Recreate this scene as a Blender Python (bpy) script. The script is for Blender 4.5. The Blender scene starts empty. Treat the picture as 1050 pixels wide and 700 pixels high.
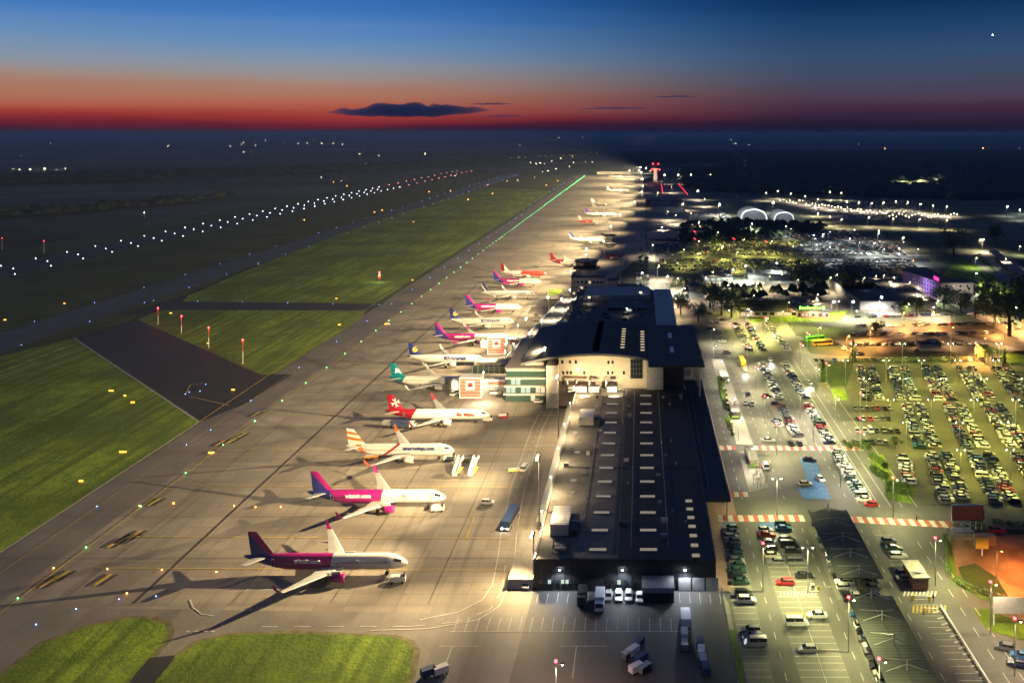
import bpy, math, random
from mathutils import Vector, Matrix
R = math.radians
rnd = random.Random(7)
C = bpy.context.scene.collection
SC = bpy.context.scene
F = 910.0; H = 120.0; PX = 657.0; PY = 136.0
def G(px, py, z=0.0):            # photograph pixel -> place on the level z (survey of the site)
    Y = F * (H - z) / (py - PY)
    return ((px - PX) * Y / F, Y)
def lin(c):
    return tuple(((v / 255) / 12.92 if v / 255 <= .04045 else ((v / 255 + .055) / 1.055) ** 2.4) for v in c) + (1,)
# ---------------------------------------------------------------- materials
MATS = {}
def mat(name, col, rough=.7, metal=0, var=.12, scale=.6, emit=None, es=1.0, bump=0, spec=.4):
    if name in MATS: return MATS[name]
    m = bpy.data.materials.new(name); m.use_nodes = True; MATS[name] = m
    nt = m.node_tree; b = nt.nodes['Principled BSDF']
    b.inputs['Roughness'].default_value = rough; b.inputs['Metallic'].default_value = metal
    b.inputs['Specular IOR Level'].default_value = spec
    c = tuple(col[:3]) + (1,)
    if emit:
        b.inputs['Base Color'].default_value = c
        b.inputs['Emission Color'].default_value = tuple(emit) + (1,); b.inputs['Emission Strength'].default_value = es
        try: m.cycles.emission_sampling = 'NONE'
        except Exception: pass
        return m
    if var:
        tc = nt.nodes.new('ShaderNodeTexCoord'); n = nt.nodes.new('ShaderNodeTexNoise')
        n.inputs['Scale'].default_value = scale; n.inputs['Detail'].default_value = 5
        nt.links.new(tc.outputs['Object'], n.inputs['Vector'])
        mr = nt.nodes.new('ShaderNodeMapRange'); mr.inputs[1].default_value = .3; mr.inputs[2].default_value = .7
        mr.inputs[3].default_value = 1 - var; mr.inputs[4].default_value = 1 + var
        nt.links.new(n.outputs['Fac'], mr.inputs[0])
        mx = nt.nodes.new('ShaderNodeMix'); mx.data_type = 'RGBA'; mx.blend_type = 'MULTIPLY'; mx.inputs[0].default_value = 1
        mx.inputs[6].default_value = c; nt.links.new(mr.outputs[0], mx.inputs[7]); nt.links.new(mx.outputs[2], b.inputs['Base Color'])
        if bump:
            bp = nt.nodes.new('ShaderNodeBump'); bp.inputs['Strength'].default_value = bump; bp.inputs['Distance'].default_value = .3
            nt.links.new(n.outputs['Fac'], bp.inputs['Height']); nt.links.new(bp.outputs[0], b.inputs['Normal'])
    else: b.inputs['Base Color'].default_value = c
    return m
class NB:                         # tiny node builder
    def __init__(s, m): s.m = m; s.t = m.node_tree; s.b = s.t.nodes['Principled BSDF']; s.tc = s.t.nodes.new('ShaderNodeTexCoord').outputs['Object']
    def L(s, a, b): s.t.links.new(a, b)
    def mapping(s, sc=(1, 1, 1), rot=0, loc=(0, 0, 0)):
        n = s.t.nodes.new('ShaderNodeMapping'); n.inputs['Scale'].default_value = sc; n.inputs['Rotation'].default_value = (0, 0, rot); n.inputs['Location'].default_value = loc
        s.L(s.tc, n.inputs[0]); return n.outputs[0]
    def noise(s, scale, detail=4, vec=None, rough=.55, dist=0):
        n = s.t.nodes.new('ShaderNodeTexNoise'); n.inputs['Scale'].default_value = scale; n.inputs['Detail'].default_value = detail
        n.inputs['Roughness'].default_value = rough; n.inputs['Distortion'].default_value = dist
        s.L(vec if vec else s.tc, n.inputs['Vector']); return n.outputs['Fac']
    def rng(s, x, a, b, c, d):
        n = s.t.nodes.new('ShaderNodeMapRange'); s.L(x, n.inputs[0])
        for i, v in enumerate((a, b, c, d)): n.inputs[i + 1].default_value = v
        return n.outputs[0]
    def math(s, op, a, b=None):
        n = s.t.nodes.new('ShaderNodeMath'); n.operation = op
        for i, v in enumerate((a, b)):
            if v is None: continue
            if isinstance(v, (int, float)): n.inputs[i].default_value = v
            else: s.L(v, n.inputs[i])
        return n.outputs[0]
    def mix(s, f, a, b, mode='MIX'):
        n = s.t.nodes.new('ShaderNodeMix'); n.data_type = 'RGBA'; n.blend_type = mode
        for i, v in ((0, f), (6, a), (7, b)):
            if isinstance(v, (int, float)): n.inputs[i].default_value = v
            elif isinstance(v, tuple): n.inputs[i].default_value = tuple(v[:3]) + (1,)
            else: s.L(v, n.inputs[i])
        return n.outputs[2]
    def out(s, col, rough=.8, bump=None, bs=.3, bd=.2):
        s.L(col, s.b.inputs['Base Color']); s.b.inputs['Roughness'].default_value = rough; s.b.inputs['Specular IOR Level'].default_value = .3
        if bump:
            n = s.t.nodes.new('ShaderNodeBump'); n.inputs['Strength'].default_value = bs; n.inputs['Distance'].default_value = bd
            s.L(bump, n.inputs['Height']); s.L(n.outputs[0], s.b.inputs['Normal'])
        return s.m
def nmat(name):
    m = bpy.data.materials.new(name); m.use_nodes = True; MATS[name] = m; return NB(m)
def brick(n, w, h, col1, col2, mortar, ms, vec=None):
    b = n.t.nodes.new('ShaderNodeTexBrick'); b.offset = 0
    for k, v in (('Color1', col1), ('Color2', col2), ('Mortar', mortar)): b.inputs[k].default_value = tuple(v[:3]) + (1,)
    b.inputs['Scale'].default_value = 1; b.inputs['Mortar Size'].default_value = ms; b.inputs['Brick Width'].default_value = w; b.inputs['Row Height'].default_value = h
    b.inputs['Mortar Smooth'].default_value = .1
    n.L(vec if vec else n.tc, b.inputs['Vector']); return b.outputs['Color']
# concrete of the apron: slabs, patches, tyre rubber streaks
n = nmat('apron_concrete')
c = brick(n, 7.5, 7.5, (.28, .25, .215), (.22, .195, .165), (.13, .115, .10), .05)
big = brick(n, 62, 33, (1.06, 1.04, 1.0), (.80, .79, .77), (.7, .68, .66), .16)
c = n.mix(1.0, c, big, 'MULTIPLY')
f = n.rng(n.noise(.02, 6), .35, .65, .78, 1.16); c = n.mix(1.0, c, f, 'MULTIPLY')
st = n.noise(1, 5, n.mapping((.004, .22, 1)), .6); c = n.mix(n.rng(st, .5, .7, 0, .42), c, (.10, .09, .08))
st2 = n.noise(1, 4, n.mapping((.3, .006, 1)), .6); c = n.mix(n.rng(st2, .56, .7, 0, .5), c, (.09, .085, .08))
sp = n.noise(.35, 6); c = n.mix(n.rng(sp, .62, .72, 0, .45), c, (.08, .07, .06))
n.out(c, .75, n.noise(2, 5), .15, .05); n.b.inputs['Specular IOR Level'].default_value = .35
def asphalt(name, col, streak=.3):
    n = nmat(name); c = n.mix(1.0, col, n.rng(n.noise(.05, 6), .3, .7, .75, 1.25), 'MULTIPLY')
    c = n.mix(1.0, c, n.rng(n.noise(3, 4), .3, .7, .85, 1.15), 'MULTIPLY')
    st = n.noise(1, 4, n.mapping((.35, .012, 1))); c = n.mix(n.rng(st, .5, .7, 0, streak), c, tuple(v * .5 for v in col))
    pt = brick(n, 23, 61, (1.08, 1.08, 1.08), (.88, .88, .88), (.9, .9, .9), .05); c = n.mix(1.0, c, pt, 'MULTIPLY')
    n.out(c, .7, n.noise(6, 4), .15, .03)
    return n.m
ASPH = asphalt('asphalt', (.085, .08, .078)); ASPHD = asphalt('dark_asphalt', (.026, .025, .026))
ASPHB = asphalt('worn_asphalt', (.17, .155, .14)); ROADM = asphalt('road_asphalt', (.105, .10, .09)); LOTM = asphalt('lot_paving', (.15, .145, .12), .1)
def grassm(name, a, b, stripe=True, dry=(.10, .09, .03)):
    n = nmat(name); c = n.mix(n.rng(n.noise(.16, 9, rough=.78), .4, .6, 0, 1), a, b)
    c = n.mix(n.rng(n.noise(.018, 6), .42, .6, 0, .75), c, tuple(v * .45 for v in a))
    c = n.mix(n.rng(n.noise(.9, 6, rough=.75), .52, .72, 0, .7), c, dry)
    if stripe:
        s = n.noise(1, 3, n.mapping((.30, .012, 1), R(7))); c = n.mix(n.rng(s, .42, .6, 0, .75), c, tuple(v * .5 for v in a))
    return n.out(c, .95, n.noise(.8, 8, rough=.75), .8, .6)
GRASS = grassm('grass', (.12, .21, .010), (.27, .38, .02))
GRASSF = grassm('field_grass', (.035, .06, .012), (.055, .08, .016), False, (.05, .045, .02))
n = nmat('countryside')
f1 = n.noise(1, 5, n.mapping((.00025, .0011, 1)), dist=.4); c = n.mix(n.rng(f1, .42, .58, 0, 1), (.012, .02, .011), (.12, .13, .08))  # pale bands: fields, with layers of mist put into the colour
f2 = n.noise(1, 4, n.mapping((.0035, .007, 1))); c = n.mix(n.rng(f2, .45, .6, 0, .6), c, (.016, .026, .012))
n.out(c, 1); COUNTRY = n.m
n = nmat('roof_membrane_lit'); c = n.mix(n.rng(n.noise(.12, 6), .35, .65, 0, 1), (.15, .14, .125), (.26, .24, .21))  # dark membrane made paler: warm lamplight put into the colour
c = n.mix(n.rng(n.noise(.3, 5, dist=1.5), .55, .7, 0, .5), c, (.06, .05, .045)); c = n.mix(1.0, c, brick(n, 24, 11.6, (1, 1, 1), (.9, .9, .9), (.5, .5, .5), .06), 'MULTIPLY')
ROOFLIT = n.out(c, .8, n.noise(.6, 4), .2, .1)
n = nmat('roof_dark'); c = n.mix(n.rng(n.noise(.08, 6), .35, .65, 0, 1), (.032, .031, .034), (.06, .057, .058))
c = n.mix(1.0, c, brick(n, 12, 6, (1, 1, 1), (.82, .82, .82), (.5, .5, .5), .07), 'MULTIPLY'); ROOFD = n.out(c, .6)
DARKW = mat('dark_cladding', (.025, .026, .03), .5, .2, .15, .4); BEIGE = mat('beige_render', (.42, .36, .27), .85, 0, .1, .3, bump=.1)
WHITE = mat('white_paint', (.78, .77, .74), .35, 0, .04); CREAM = mat('cream_panel', (.55, .5, .42), .6, 0, .1); GREY = mat('grey_panel', (.3, .3, .3), .6)
GALV = mat('galvanised_steel', (.42, .42, .42), .45, .7); DGREY = mat('dark_grey_metal', (.07, .07, .075), .5, .4); RUB = mat('rubber', (.015, .015, .015), .8)
GLASS = mat('dark_glass', (.012, .016, .02), .08, 0, 0, spec=.8); GREENGL = mat('green_glass', (.022, .05, .042), .1, 0, .1, spec=.7)
SKYL = mat('skylight_glazing', (.45, .42, .38), .25, 0, .1); REDP = mat('red_panel', (.45, .04, .035), .5); PALER = mat('faded_red_panel', (.42, .12, .10), .5); ORANGE = mat('orange_paint', (.6, .16, .02), .5)
YEL = mat('yellow_paint', (.62, .45, .06), .5); WM = mat('white_marking', (.5, .48, .43), .8, 0, .25, 1.5); YM = mat('yellow_marking', (.5, .36, .05), .8, 0, .3, 1.5)
REDM = mat('red_marking', (.36, .085, .06), .8, 0, .4, 1.0); BLUEM = mat('blue_marking', (.05, .13, .28), .8, 0, .2, 1); LEAF = mat('leaves', (.07, .11, .03), .8, 0, .5, .5)
LEAFB = mat('bright_leaves', (.09, .15, .02), .8, 0, .5, .8); BARK = mat('bark', (.06, .045, .03), .9); SOIL = mat('orange_soil', (.22, .12, .06), .95, 0, .5, .12)
PINKP = mat('pink_paving', (.30, .19, .16), .85, 0, .15, .5); PAVE = mat('pale_paving', (.27, .25, .22), .85, 0, .15, .8); BRICKM = mat('brown_brick', (.16, .08, .05), .85, 0, .2, 2)
def em(name, col, s): return mat(name, (.02, .02, .02), emit=col, es=s)
E_WARM = em('lamp_warm', (1, .78, .42), 60); E_WHITE = em('lamp_white', (.9, .95, 1), 60); E_RED = em('lamp_red', (1, .03, .04), 25); E_GRN = em('lamp_green', (.1, 1, .25), 22)
E_BLU = em('lamp_blue', (.15, .3, 1), 16); E_RUN = em('lamp_runway', (.95, 1, 1), 16); E_AMB = em('lamp_amber', (1, .35, .05), 30); E_YG = em('lamp_yellow_green', (.9, 1, .45), 60)
E_WIN = em('lit_window', (1, .8, .5), .9); E_WINC = em('lit_window_cool', (.8, 1, .8), .7); E_SIGN = em('green_sign', (.25, 1, .08), 5); E_PINK = em('pink_sign', (1, .05, .35), 1.6)
E_PURP = em('purple_light', (.35, .15, .9), .22); E_BLUE2 = em('blue_wash', (.1, .2, .8), .18); SKYL = em('lit_skylight', (1, .84, .64), .28); E_RUNR = em('lamp_runway_red', (1, .2, .14), 22); E_ORA = em('lamp_orange', (1, .3, .04), 50)
E_MAG = em('magenta_light', (.7, .08, .5), .2); E_HEAD = em('headlamp', (1, .97, .9), 60); E_BOARD = em('screen_board', (.8, .2, .1), .07)
# ---------------------------------------------------------------- mesh helpers
class MB:
    def __init__(s): s.v = []; s.f = []; s.m = []; s.mats = []
    def mi(s, m):
        if m not in s.mats: s.mats.append(m)
        return s.mats.index(m)
    def add(s, vs, fs, m):
        o = len(s.v); s.v += [tuple(v) for v in vs]; k = s.mi(m)
        for f in fs: s.f.append(tuple(i + o for i in f)); s.m.append(k)
        return s
    def box(s, x0, x1, y0, y1, z0, z1, m, rot=0, piv=None):
        vs = [(x, y, z) for z in (z0, z1) for x, y in ((x0, y0), (x1, y0), (x1, y1), (x0, y1))]
        if rot:
            px, py = piv or ((x0 + x1) / 2, (y0 + y1) / 2); c, si = math.cos(rot), math.sin(rot)
            vs = [(px + (x - px) * c - (y - py) * si, py + (x - px) * si + (y - py) * c, z) for x, y, z in vs]
        return s.add(vs, [(3, 2, 1, 0), (4, 5, 6, 7), (0, 1, 5, 4), (1, 2, 6, 5), (2, 3, 7, 6), (3, 0, 4, 7)], m)
    def flat(s, poly, z, m):
        a = sum(poly[i][0] * poly[(i + 1) % len(poly)][1] - poly[(i + 1) % len(poly)][0] * poly[i][1] for i in range(len(poly)))
        if a < 0: poly = poly[::-1]
        return s.add([(x, y, z) for x, y in poly], [tuple(range(len(poly)))], m)
    def prism(s, poly, z0, z1, m):
        a = sum(poly[i][0] * poly[(i + 1) % len(poly)][1] - poly[(i + 1) % len(poly)][0] * poly[i][1] for i in range(len(poly)))
        if a < 0: poly = poly[::-1]
        k = len(poly); vs = [(x, y, z0) for x, y in poly] + [(x, y, z1) for x, y in poly]
        return s.add(vs, [tuple(range(k))[::-1], tuple(range(k, 2 * k))] + [(i, (i + 1) % k, k + (i + 1) % k, k + i) for i in range(k)], m)
    def xprism(s, prof, y0, y1, m):    # side profile (x,z) swept along y
        k = len(prof); vs = [(x, y0, z) for x, z in prof] + [(x, y1, z) for x, z in prof]
        return s.add(vs, [tuple(range(k)), tuple(range(k, 2 * k))[::-1]] + [(i, k + i, k + (i + 1) % k, (i + 1) % k) for i in range(k)], m)
    def tube(s, p0, p1, r0, r1, m, k=8, cap=True):
        p0 = Vector(p0); p1 = Vector(p1); d = (p1 - p0).normalized(); u = d.orthogonal().normalized(); w = d.cross(u); vs = []
        for p, r in ((p0, r0), (p1, r1)):
            for i in range(k): a = 2 * math.pi * i / k; vs.append(p + u * math.cos(a) * r + w * math.sin(a) * r)
        fs = [(i, (i + 1) % k, k + (i + 1) % k, k + i) for i in range(k)]
        if cap: fs += [tuple(range(k))[::-1], tuple(range(k, 2 * k))]
        return s.add(vs, fs, m)
    def loft(s, rings, m, cap=True):
        k = len(rings[0]); vs = [p for r in rings for p in r]; fs = []
        for j in range(len(rings) - 1):
            for i in range(k): fs.append((j * k + i, j * k + (i + 1) % k, (j + 1) * k + (i + 1) % k, (j + 1) * k + i))
        if cap: fs += [tuple(range(k))[::-1], tuple(range((len(rings) - 1) * k, len(rings) * k))]
        return s.add(vs, fs, m)
    def ball(s, c, r, m, k=6):
        vs = [(c[0], c[1], c[2] + r)]
        for j in (1, 2):
            for i in range(k): a = 2 * math.pi * (i + j * .5) / k; b = math.pi * j / 3; vs.append((c[0] + r * math.sin(b) * math.cos(a), c[1] + r * math.sin(b) * math.sin(a), c[2] + r * math.cos(b)))
        vs.append((c[0], c[1], c[2] - r)); fs = [(0, 1 + i, 1 + (i + 1) % k) for i in range(k)] + [(1 + i, 1 + k + i, 1 + k + (i + 1) % k, 1 + (i + 1) % k) for i in range(k)] + [(2 * k + 1, 1 + k + (i + 1) % k, 1 + k + i) for i in range(k)]
        return s.add(vs, fs, m)
    def mesh(s, name, smooth=False):
        me = bpy.data.meshes.new(name); me.from_pydata(s.v, [], s.f)
        for m in s.mats: me.materials.append(m)
        me.polygons.foreach_set('material_index', s.m)
        if smooth: me.polygons.foreach_set('use_smooth', [True] * len(s.f))
        me.update(); return me
    def build(s, name, parent=None, loc=(0, 0, 0), smooth=False):
        return link(name, s.mesh(name, smooth), parent, loc)
def link(name, me, parent=None, loc=(0, 0, 0), rz=0):
    o = bpy.data.objects.new(name, me); C.objects.link(o); o.location = loc; o.rotation_euler = (0, 0, rz)
    if parent: o.parent = parent
    return o
def tag(o, label=None, cat=None, group=None, kind=None):
    if label: o['label'] = label
    if cat: o['category'] = cat
    if group: o['group'] = group
    if kind: o['kind'] = kind
    return o
def thing(name, label, cat, loc=(0, 0, 0), rz=0, group=None):
    return tag(link(name, None, None, loc, rz), label, cat, group)
def struct(o, kind='structure'): o['kind'] = kind; return o
def light(kind, loc, energy, col, parent=None, size=.4, cone=150, blend=.7, aim=None):
    l = bpy.data.lights.new('lamp_light', kind); l.energy = energy; l.color = col; l.shadow_soft_size = size
    if kind == 'SPOT': l.spot_size = R(cone); l.spot_blend = blend
    o = bpy.data.objects.new('lamp_light', l); C.objects.link(o); o.location = loc
    if aim: o.rotation_euler = Vector(aim).to_track_quat('-Z', 'Y').to_euler()
    if parent: o.parent = parent
    return o
ORD = ['nearest', 'second', 'third', 'fourth', 'fifth', 'sixth', 'seventh', 'eighth', 'ninth', 'tenth', 'eleventh', 'twelfth', 'thirteenth', 'fourteenth', 'fifteenth', 'sixteenth', 'seventeenth', 'eighteenth', 'nineteenth', 'twentieth']
TENS = ['', '', 'twenty', 'thirty', 'forty', 'fifty', 'sixty']
def ordn(i):
    if i < 20: return ORD[i]
    t, u = divmod(i + 1, 10); u_ = ['', 'first', 'second', 'third', 'fourth', 'fifth', 'sixth', 'seventh', 'eighth', 'ninth']
    return TENS[t] + '-' + u_[u] if u else {2: 'twentieth', 3: 'thirtieth', 4: 'fortieth', 5: 'fiftieth', 6: 'sixtieth'}[t]
# ---------------------------------------------------------------- camera, sky, haze
cam = bpy.data.cameras.new('camera'); co = bpy.data.objects.new('camera', cam); C.objects.link(co)
co.location = (0, 0, H); co.rotation_euler = (R(90), 0, 0); cam.sensor_width = 36; cam.lens = 36 * F / 1050
cam.shift_x = -(PX - 525) / 1050; cam.shift_y = -(350 - PY) / 1050; cam.clip_start = 1; cam.clip_end = 200000
SC.camera = co
w = bpy.data.worlds.new('World'); SC.world = w; w.use_nodes = True; nt = w.node_tree
bg = nt.nodes['Background']; tc = nt.nodes.new('ShaderNodeTexCoord'); sep = nt.nodes.new('ShaderNodeSeparateXYZ'); nt.links.new(tc.outputs['Generated'], sep.inputs[0])
def ramp(stops, fac):
    r = nt.nodes.new('ShaderNodeValToRGB'); e = r.color_ramp.elements
    while len(e) < len(stops): e.new(.5)
    for i, (p, c) in enumerate(stops): e[i].position = p; e[i].color = lin(c)
    nt.links.new(fac, r.inputs[0]); return r.outputs[0]
def wmath(op, a, b):
    q = nt.nodes.new('ShaderNodeMath'); q.operation = op
    for i, v in enumerate((a, b)):
        if isinstance(v, (int, float)): q.inputs[i].default_value = v
        else: nt.links.new(v, q.inputs[i])
    return q.outputs[0]
fz = wmath('ADD', wmath('MULTIPLY', sep.outputs[2], 2.0), .1)   # z -0.05..0.45 -> 0..1
P = lambda z: .1 + 2 * z
sm = nt.nodes.new('ShaderNodeMapping'); sm.inputs['Scale'].default_value = (1.6, 1.6, 42); nt.links.new(tc.outputs['Generated'], sm.inputs[0])
sn = nt.nodes.new('ShaderNodeTexNoise'); sn.inputs['Scale'].default_value = 1.6; sn.inputs['Detail'].default_value = 6; nt.links.new(sm.outputs[0], sn.inputs['Vector'])
fz = wmath('ADD', fz, wmath('MULTIPLY', wmath('SUBTRACT', sn.outputs['Fac'], .5), .035))
left = ramp([(0, (36, 44, 66)), (P(0), (38, 32, 56)), (P(.0045), (58, 26, 50)), (P(.0095), (104, 30, 46)), (P(.017), (156, 56, 52)), (P(.028), (176, 92, 74)), (P(.04), (174, 116, 94)), (P(.054), (160, 138, 128)), (P(.07), (138, 148, 162)), (P(.095), (104, 142, 186)), (P(.122), (70, 124, 188)), (P(.15), (40, 102, 176)), (P(.25), (50, 82, 138)), (1, (50, 70, 110))], fz)
right = ramp([(0, (30, 38, 58)), (P(0), (26, 28, 50)), (P(.006), (30, 26, 50)), (P(.014), (46, 32, 54)), (P(.026), (64, 42, 64)), (P(.04), (76, 62, 80)), (P(.06), (66, 74, 98)), (P(.085), (52, 78, 112)), (P(.115), (30, 66, 108)), (P(.15), (8, 44, 88)), (P(.25), (44, 68, 112)), (1, (48, 68, 108))], fz)
mr = nt.nodes.new('ShaderNodeMapRange'); nt.links.new(sep.outputs[0], mr.inputs[0]); mr.interpolation_type = 'SMOOTHSTEP'
for i, v in enumerate((-.36, .22, 0, 1)): mr.inputs[i + 1].default_value = v
mx = nt.nodes.new('ShaderNodeMix'); mx.data_type = 'RGBA'; nt.links.new(mr.outputs[0], mx.inputs[0]); nt.links.new(left, mx.inputs[6]); nt.links.new(right, mx.inputs[7])
mb = nt.nodes.new('ShaderNodeMapRange'); nt.links.new(sep.outputs[1], mb.inputs[0])
for i, v in enumerate((.1, .6, .0, 1)): mb.inputs[i + 1].default_value = v
mx2 = nt.nodes.new('ShaderNodeMix'); mx2.data_type = 'RGBA'; nt.links.new(mb.outputs[0], mx2.inputs[0]); mx2.inputs[6].default_value = lin((48, 66, 104)); nt.links.new(mx.outputs[2], mx2.inputs[7])
nt.links.new(mx2.outputs[2], bg.inputs[0]); bg.inputs[1].default_value = 1.0
SC.view_settings.view_transform = 'Standard'; SC.view_settings.look = 'None'; SC.view_settings.exposure = 0; SC.view_settings.gamma = 1
SC.render.engine = 'CYCLES'; SC.cycles.use_denoising = True; SC.cycles.max_bounces = 3; SC.cycles.diffuse_bounces = 2; SC.cycles.glossy_bounces = 2; SC.cycles.volume_bounces = 0
SC.cycles.transmission_bounces = 2; SC.cycles.caustics_reflective = False; SC.cycles.caustics_refractive = False; SC.cycles.sample_clamp_indirect = 3; SC.cycles.use_light_tree = True
mh = bpy.data.materials.new('haze'); mh.use_nodes = True; nt = mh.node_tree; nt.nodes.remove(nt.nodes['Principled BSDF'])
pv = nt.nodes.new('ShaderNodeVolumePrincipled'); pv.inputs['Density'].default_value = 9.5e-5; pv.inputs['Color'].default_value = (.62, .74, .88, 1); pv.inputs['Anisotropy'].default_value = .2
nt.links.new(pv.outputs[0], nt.nodes['Material Output'].inputs['Volume'])
b = MB().box(-30500, 30500, -3000, 62500, -1, 128, mh); o = b.build('haze'); struct(o, 'stuff')
# ---------------------------------------------------------------- ground
gx = [-30000, -12000, -5000, -2500, -1200, -600, -300, -100, 100, 300, 600, 1200, 2500, 5000, 12000, 30000]
gy = [-2500, 0, 150, 300, 500, 800, 1200, 2000, 3500, 6000, 10000, 20000, 35000, 62000]
b = MB()
vs = [(x, y, 0) for y in gy for x in gx]; k = len(gx)
b.add(vs, [(j * k + i, j * k + i + 1, (j + 1) * k + i + 1, (j + 1) * k + i) for j in range(len(gy) - 1) for i in range(k - 1)], COUNTRY)
struct(b.build('ground'))
def area(name, pts, z, m, world=False, kind='structure'):
    return struct(MB().flat(pts if world else [G(*p) for p in pts], z, m).build(name), kind)
# airfield
area('airfield_grass', [(-640, 120), (-183, 120), (-172, 2450), (-640, 2900)], .04, GRASSF, True)
area('runway', [(-574.5, 420), (-529, 420), (-529, 2780), (-574.5, 2780)], .1, ASPHD, True)
area('taxiway', [(-384, 300), (-349, 300), (-345, 2600), (-380, 2600)], .1, ASPH, True)
AP = [(-183, 120), (-28, 120), (-28, 232), (-31, 235), (-31, 385), (-45, 392), (-52, 452), (-45, 600), (-36, 640), (5, 900), (8, 1500), (6, 2480), (-172, 2480), (-183, 400)]
area('apron', AP, .12, MATS['apron_concrete'], True)
area('taxiway_strip', [(-183, 100), (-164, 100), (-154, 2480), (-172, 2480)], .15, ASPHB, True)
area('lower_asphalt', [(-183, 120), (-26, 120), (-26, 221), (-183, 225)], .17, ASPHB, True)
grassy = [('left_grass', [(-260, 372), (0, 366), (76, 347), (204, 433), (0, 566), (-250, 720)]),
          ('middle_grass', [(142, 328), (165, 318), (372, 319), (371, 325), (352, 338), (283, 382), (268, 384)]),
          ('far_grass', [(188, 309), (193, 303), (270, 270), (380, 228), (496, 192), (566, 196), (388, 309), (380, 311)]),
          ('outer_grass', [(-400, 480), (-250, 440), (0, 372), (0, 372), (60, 345), (120, 325), (150, 316), (0, 362), (-300, 440)])]
VERGE = mat('worn_verge', (.13, .12, .05), .95, 0, .4, .4)
def verge(nm, pts):
    w_ = [Vector(G(*p)) for p in pts]; c_ = sum(w_, Vector((0, 0))) / len(w_); area('worn_verge', [tuple(v + (v - c_).normalized() * 1.6) for v in w_], .185, VERGE, True); area(nm, pts, .2, GRASS)
for nm, pts in grassy[:3]: verge(nm, pts)
area('connector_asphalt', [(76, 347), (142, 328), (270, 384), (300, 384), (250, 415), (204, 433)], .16, ASPHD)
area('crossing_taxiway', [(120, 325), (150, 316), (190, 303), (190, 309), (385, 311), (405, 310), (372, 320), (165, 318)], .14, ASPHD)
verge('island_grass', [(-30, 700), (0, 695), (45, 660), (90, 643), (130, 635), (150, 635), (168, 640), (172, 648), (168, 658), (140, 690), (118, 720), (-30, 740)])
verge('round_island_grass', [(150, 720), (160, 698), (180, 675), (205, 658), (240, 651), (300, 650), (400, 653), (418, 658), (424, 668), (420, 690), (412, 720)])
area('island_road', [(118, 720), (150, 675), (180, 672), (150, 720)], .19, ASPHD)  # dark asphalt between the two grass islands
area('service_yard', [(-30, 120), (21, 120), (21, 232), (-28, 232)], .2, ASPH, True)
area('drop_off_road', [(21, 120), (110, 120), (110, 300), (96, 420), (88, 560), (60, 640), (20, 640), (19, 400), (21, 385)], .1, ROADM, True)
area('terminal_pavement', [(20, 232), (24, 232), (30, 275), (30, 420), (20, 420)], .22, PINKP, True)
for a in ([(22.6, 120), (29, 120), (29.4, 280), (23.5, 270)], [(35, 120), (45.8, 120), (46.2, 272), (35, 272)], [(69.3, 120), (75.4, 120), (75.6, 268), (69.5, 268)], [(50.5, 228), (64.5, 228), (64.5, 274), (50.5, 274)], [(51, 120), (64, 120), (64, 223), (51, 223)]):
    area('parking_bays', a, .16, LOTM, True)
for a in ([(56.5, 342), (64.5, 342), (64.5, 390), (56.5, 390)], [(69.8, 286), (76, 286), (77, 390), (70, 390)], [(59, 398), (66, 398), (66, 462), (59, 462)], [(70.5, 398), (77.5, 398), (77.5, 462), (70.5, 462)], [(52, 482), (92, 482), (92, 560), (52, 560)]):
    area('parking_bays', a, .16, LOTM, True)
area('long_stay_lot', [(878, 368), (1500, 368), (1500, 519), (960, 519), (905, 520), (890, 470), (862, 412)], .14, mat('lot_asphalt_green', (.085, .08, .06), .85, 0, .2, .15))
area('north_lot', [(905, 335), (1060, 335), (1060, 362), (900, 362)], .14, ASPHD)
area('access_avenue', [(815, 368), (845, 366), (905, 470), (990, 600), (1100, 800), (950, 800), (925, 600), (893, 520), (850, 430)], .17, ROADM)
area('lot_road', [(738, 519), (1500, 519), (1500, 548), (738, 540)], .18, ROADM)
area('upper_lot_road', [(700, 352), (870, 366), (1200, 366), (1200, 371), (870, 371), (700, 366)], .19, ROADM)
area('orange_yard', [(974, 552), (1100, 546), (1300, 640), (1150, 660), (1020, 620), (984, 600)], .19, SOIL)
area('verge_grass', [(966, 552), (974, 549), (981, 590), (1005, 606), (1050, 620), (1050, 626), (1012, 616), (976, 598)], .21, GRASS)
area('yard_grass', [(982, 582), (1000, 578), (1022, 592), (1034, 612), (1012, 611), (990, 601)], .22, GRASSF)
area('corner_grass', [(998, 626), (1012, 624), (1050, 640), (1200, 670), (1200, 690), (1050, 657), (1012, 646)], .21, GRASS)
area('lot_verge', [(892, 468), (905, 466), (922, 496), (938, 500), (936, 517), (914, 512)], .2, GRASS)
area('lot_verge', [(838, 373), (862, 372), (868, 396), (852, 397)], .2, GRASSF); area('lot_verge', [(852, 399), (866, 399), (870, 410), (856, 411)], .2, GRASS)
area('lawn', [(985, 262), (1035, 262), (1060, 300), (1010, 306), (960, 290)], .12, GRASS)
area('lawn', [(755, 316), (870, 318), (860, 330), (770, 331)], .12, GRASS)
area('roundabout_grass', [(1022, 366), (1040, 360), (1075, 360), (1085, 370), (1040, 374)], .22, GRASS)
def strip(name, pts, wd, z, m, world=False):
    p = [Vector(q) if world else Vector(G(*q)) for q in pts]; L_, R_ = [], []
    for i, q in enumerate(p):
        d = (p[min(i + 1, len(p) - 1)] - p[max(i - 1, 0)]).normalized(); nn = Vector((-d.y, d.x)) * wd / 2; L_.append(q + nn); R_.append(q - nn)
    b = MB(); k = len(p); b.add([(v.x, v.y, z) for v in L_ + R_], [(i, k + i, k + i + 1, i + 1) for i in range(k - 1)], m)
    return struct(b.build(name))
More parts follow.
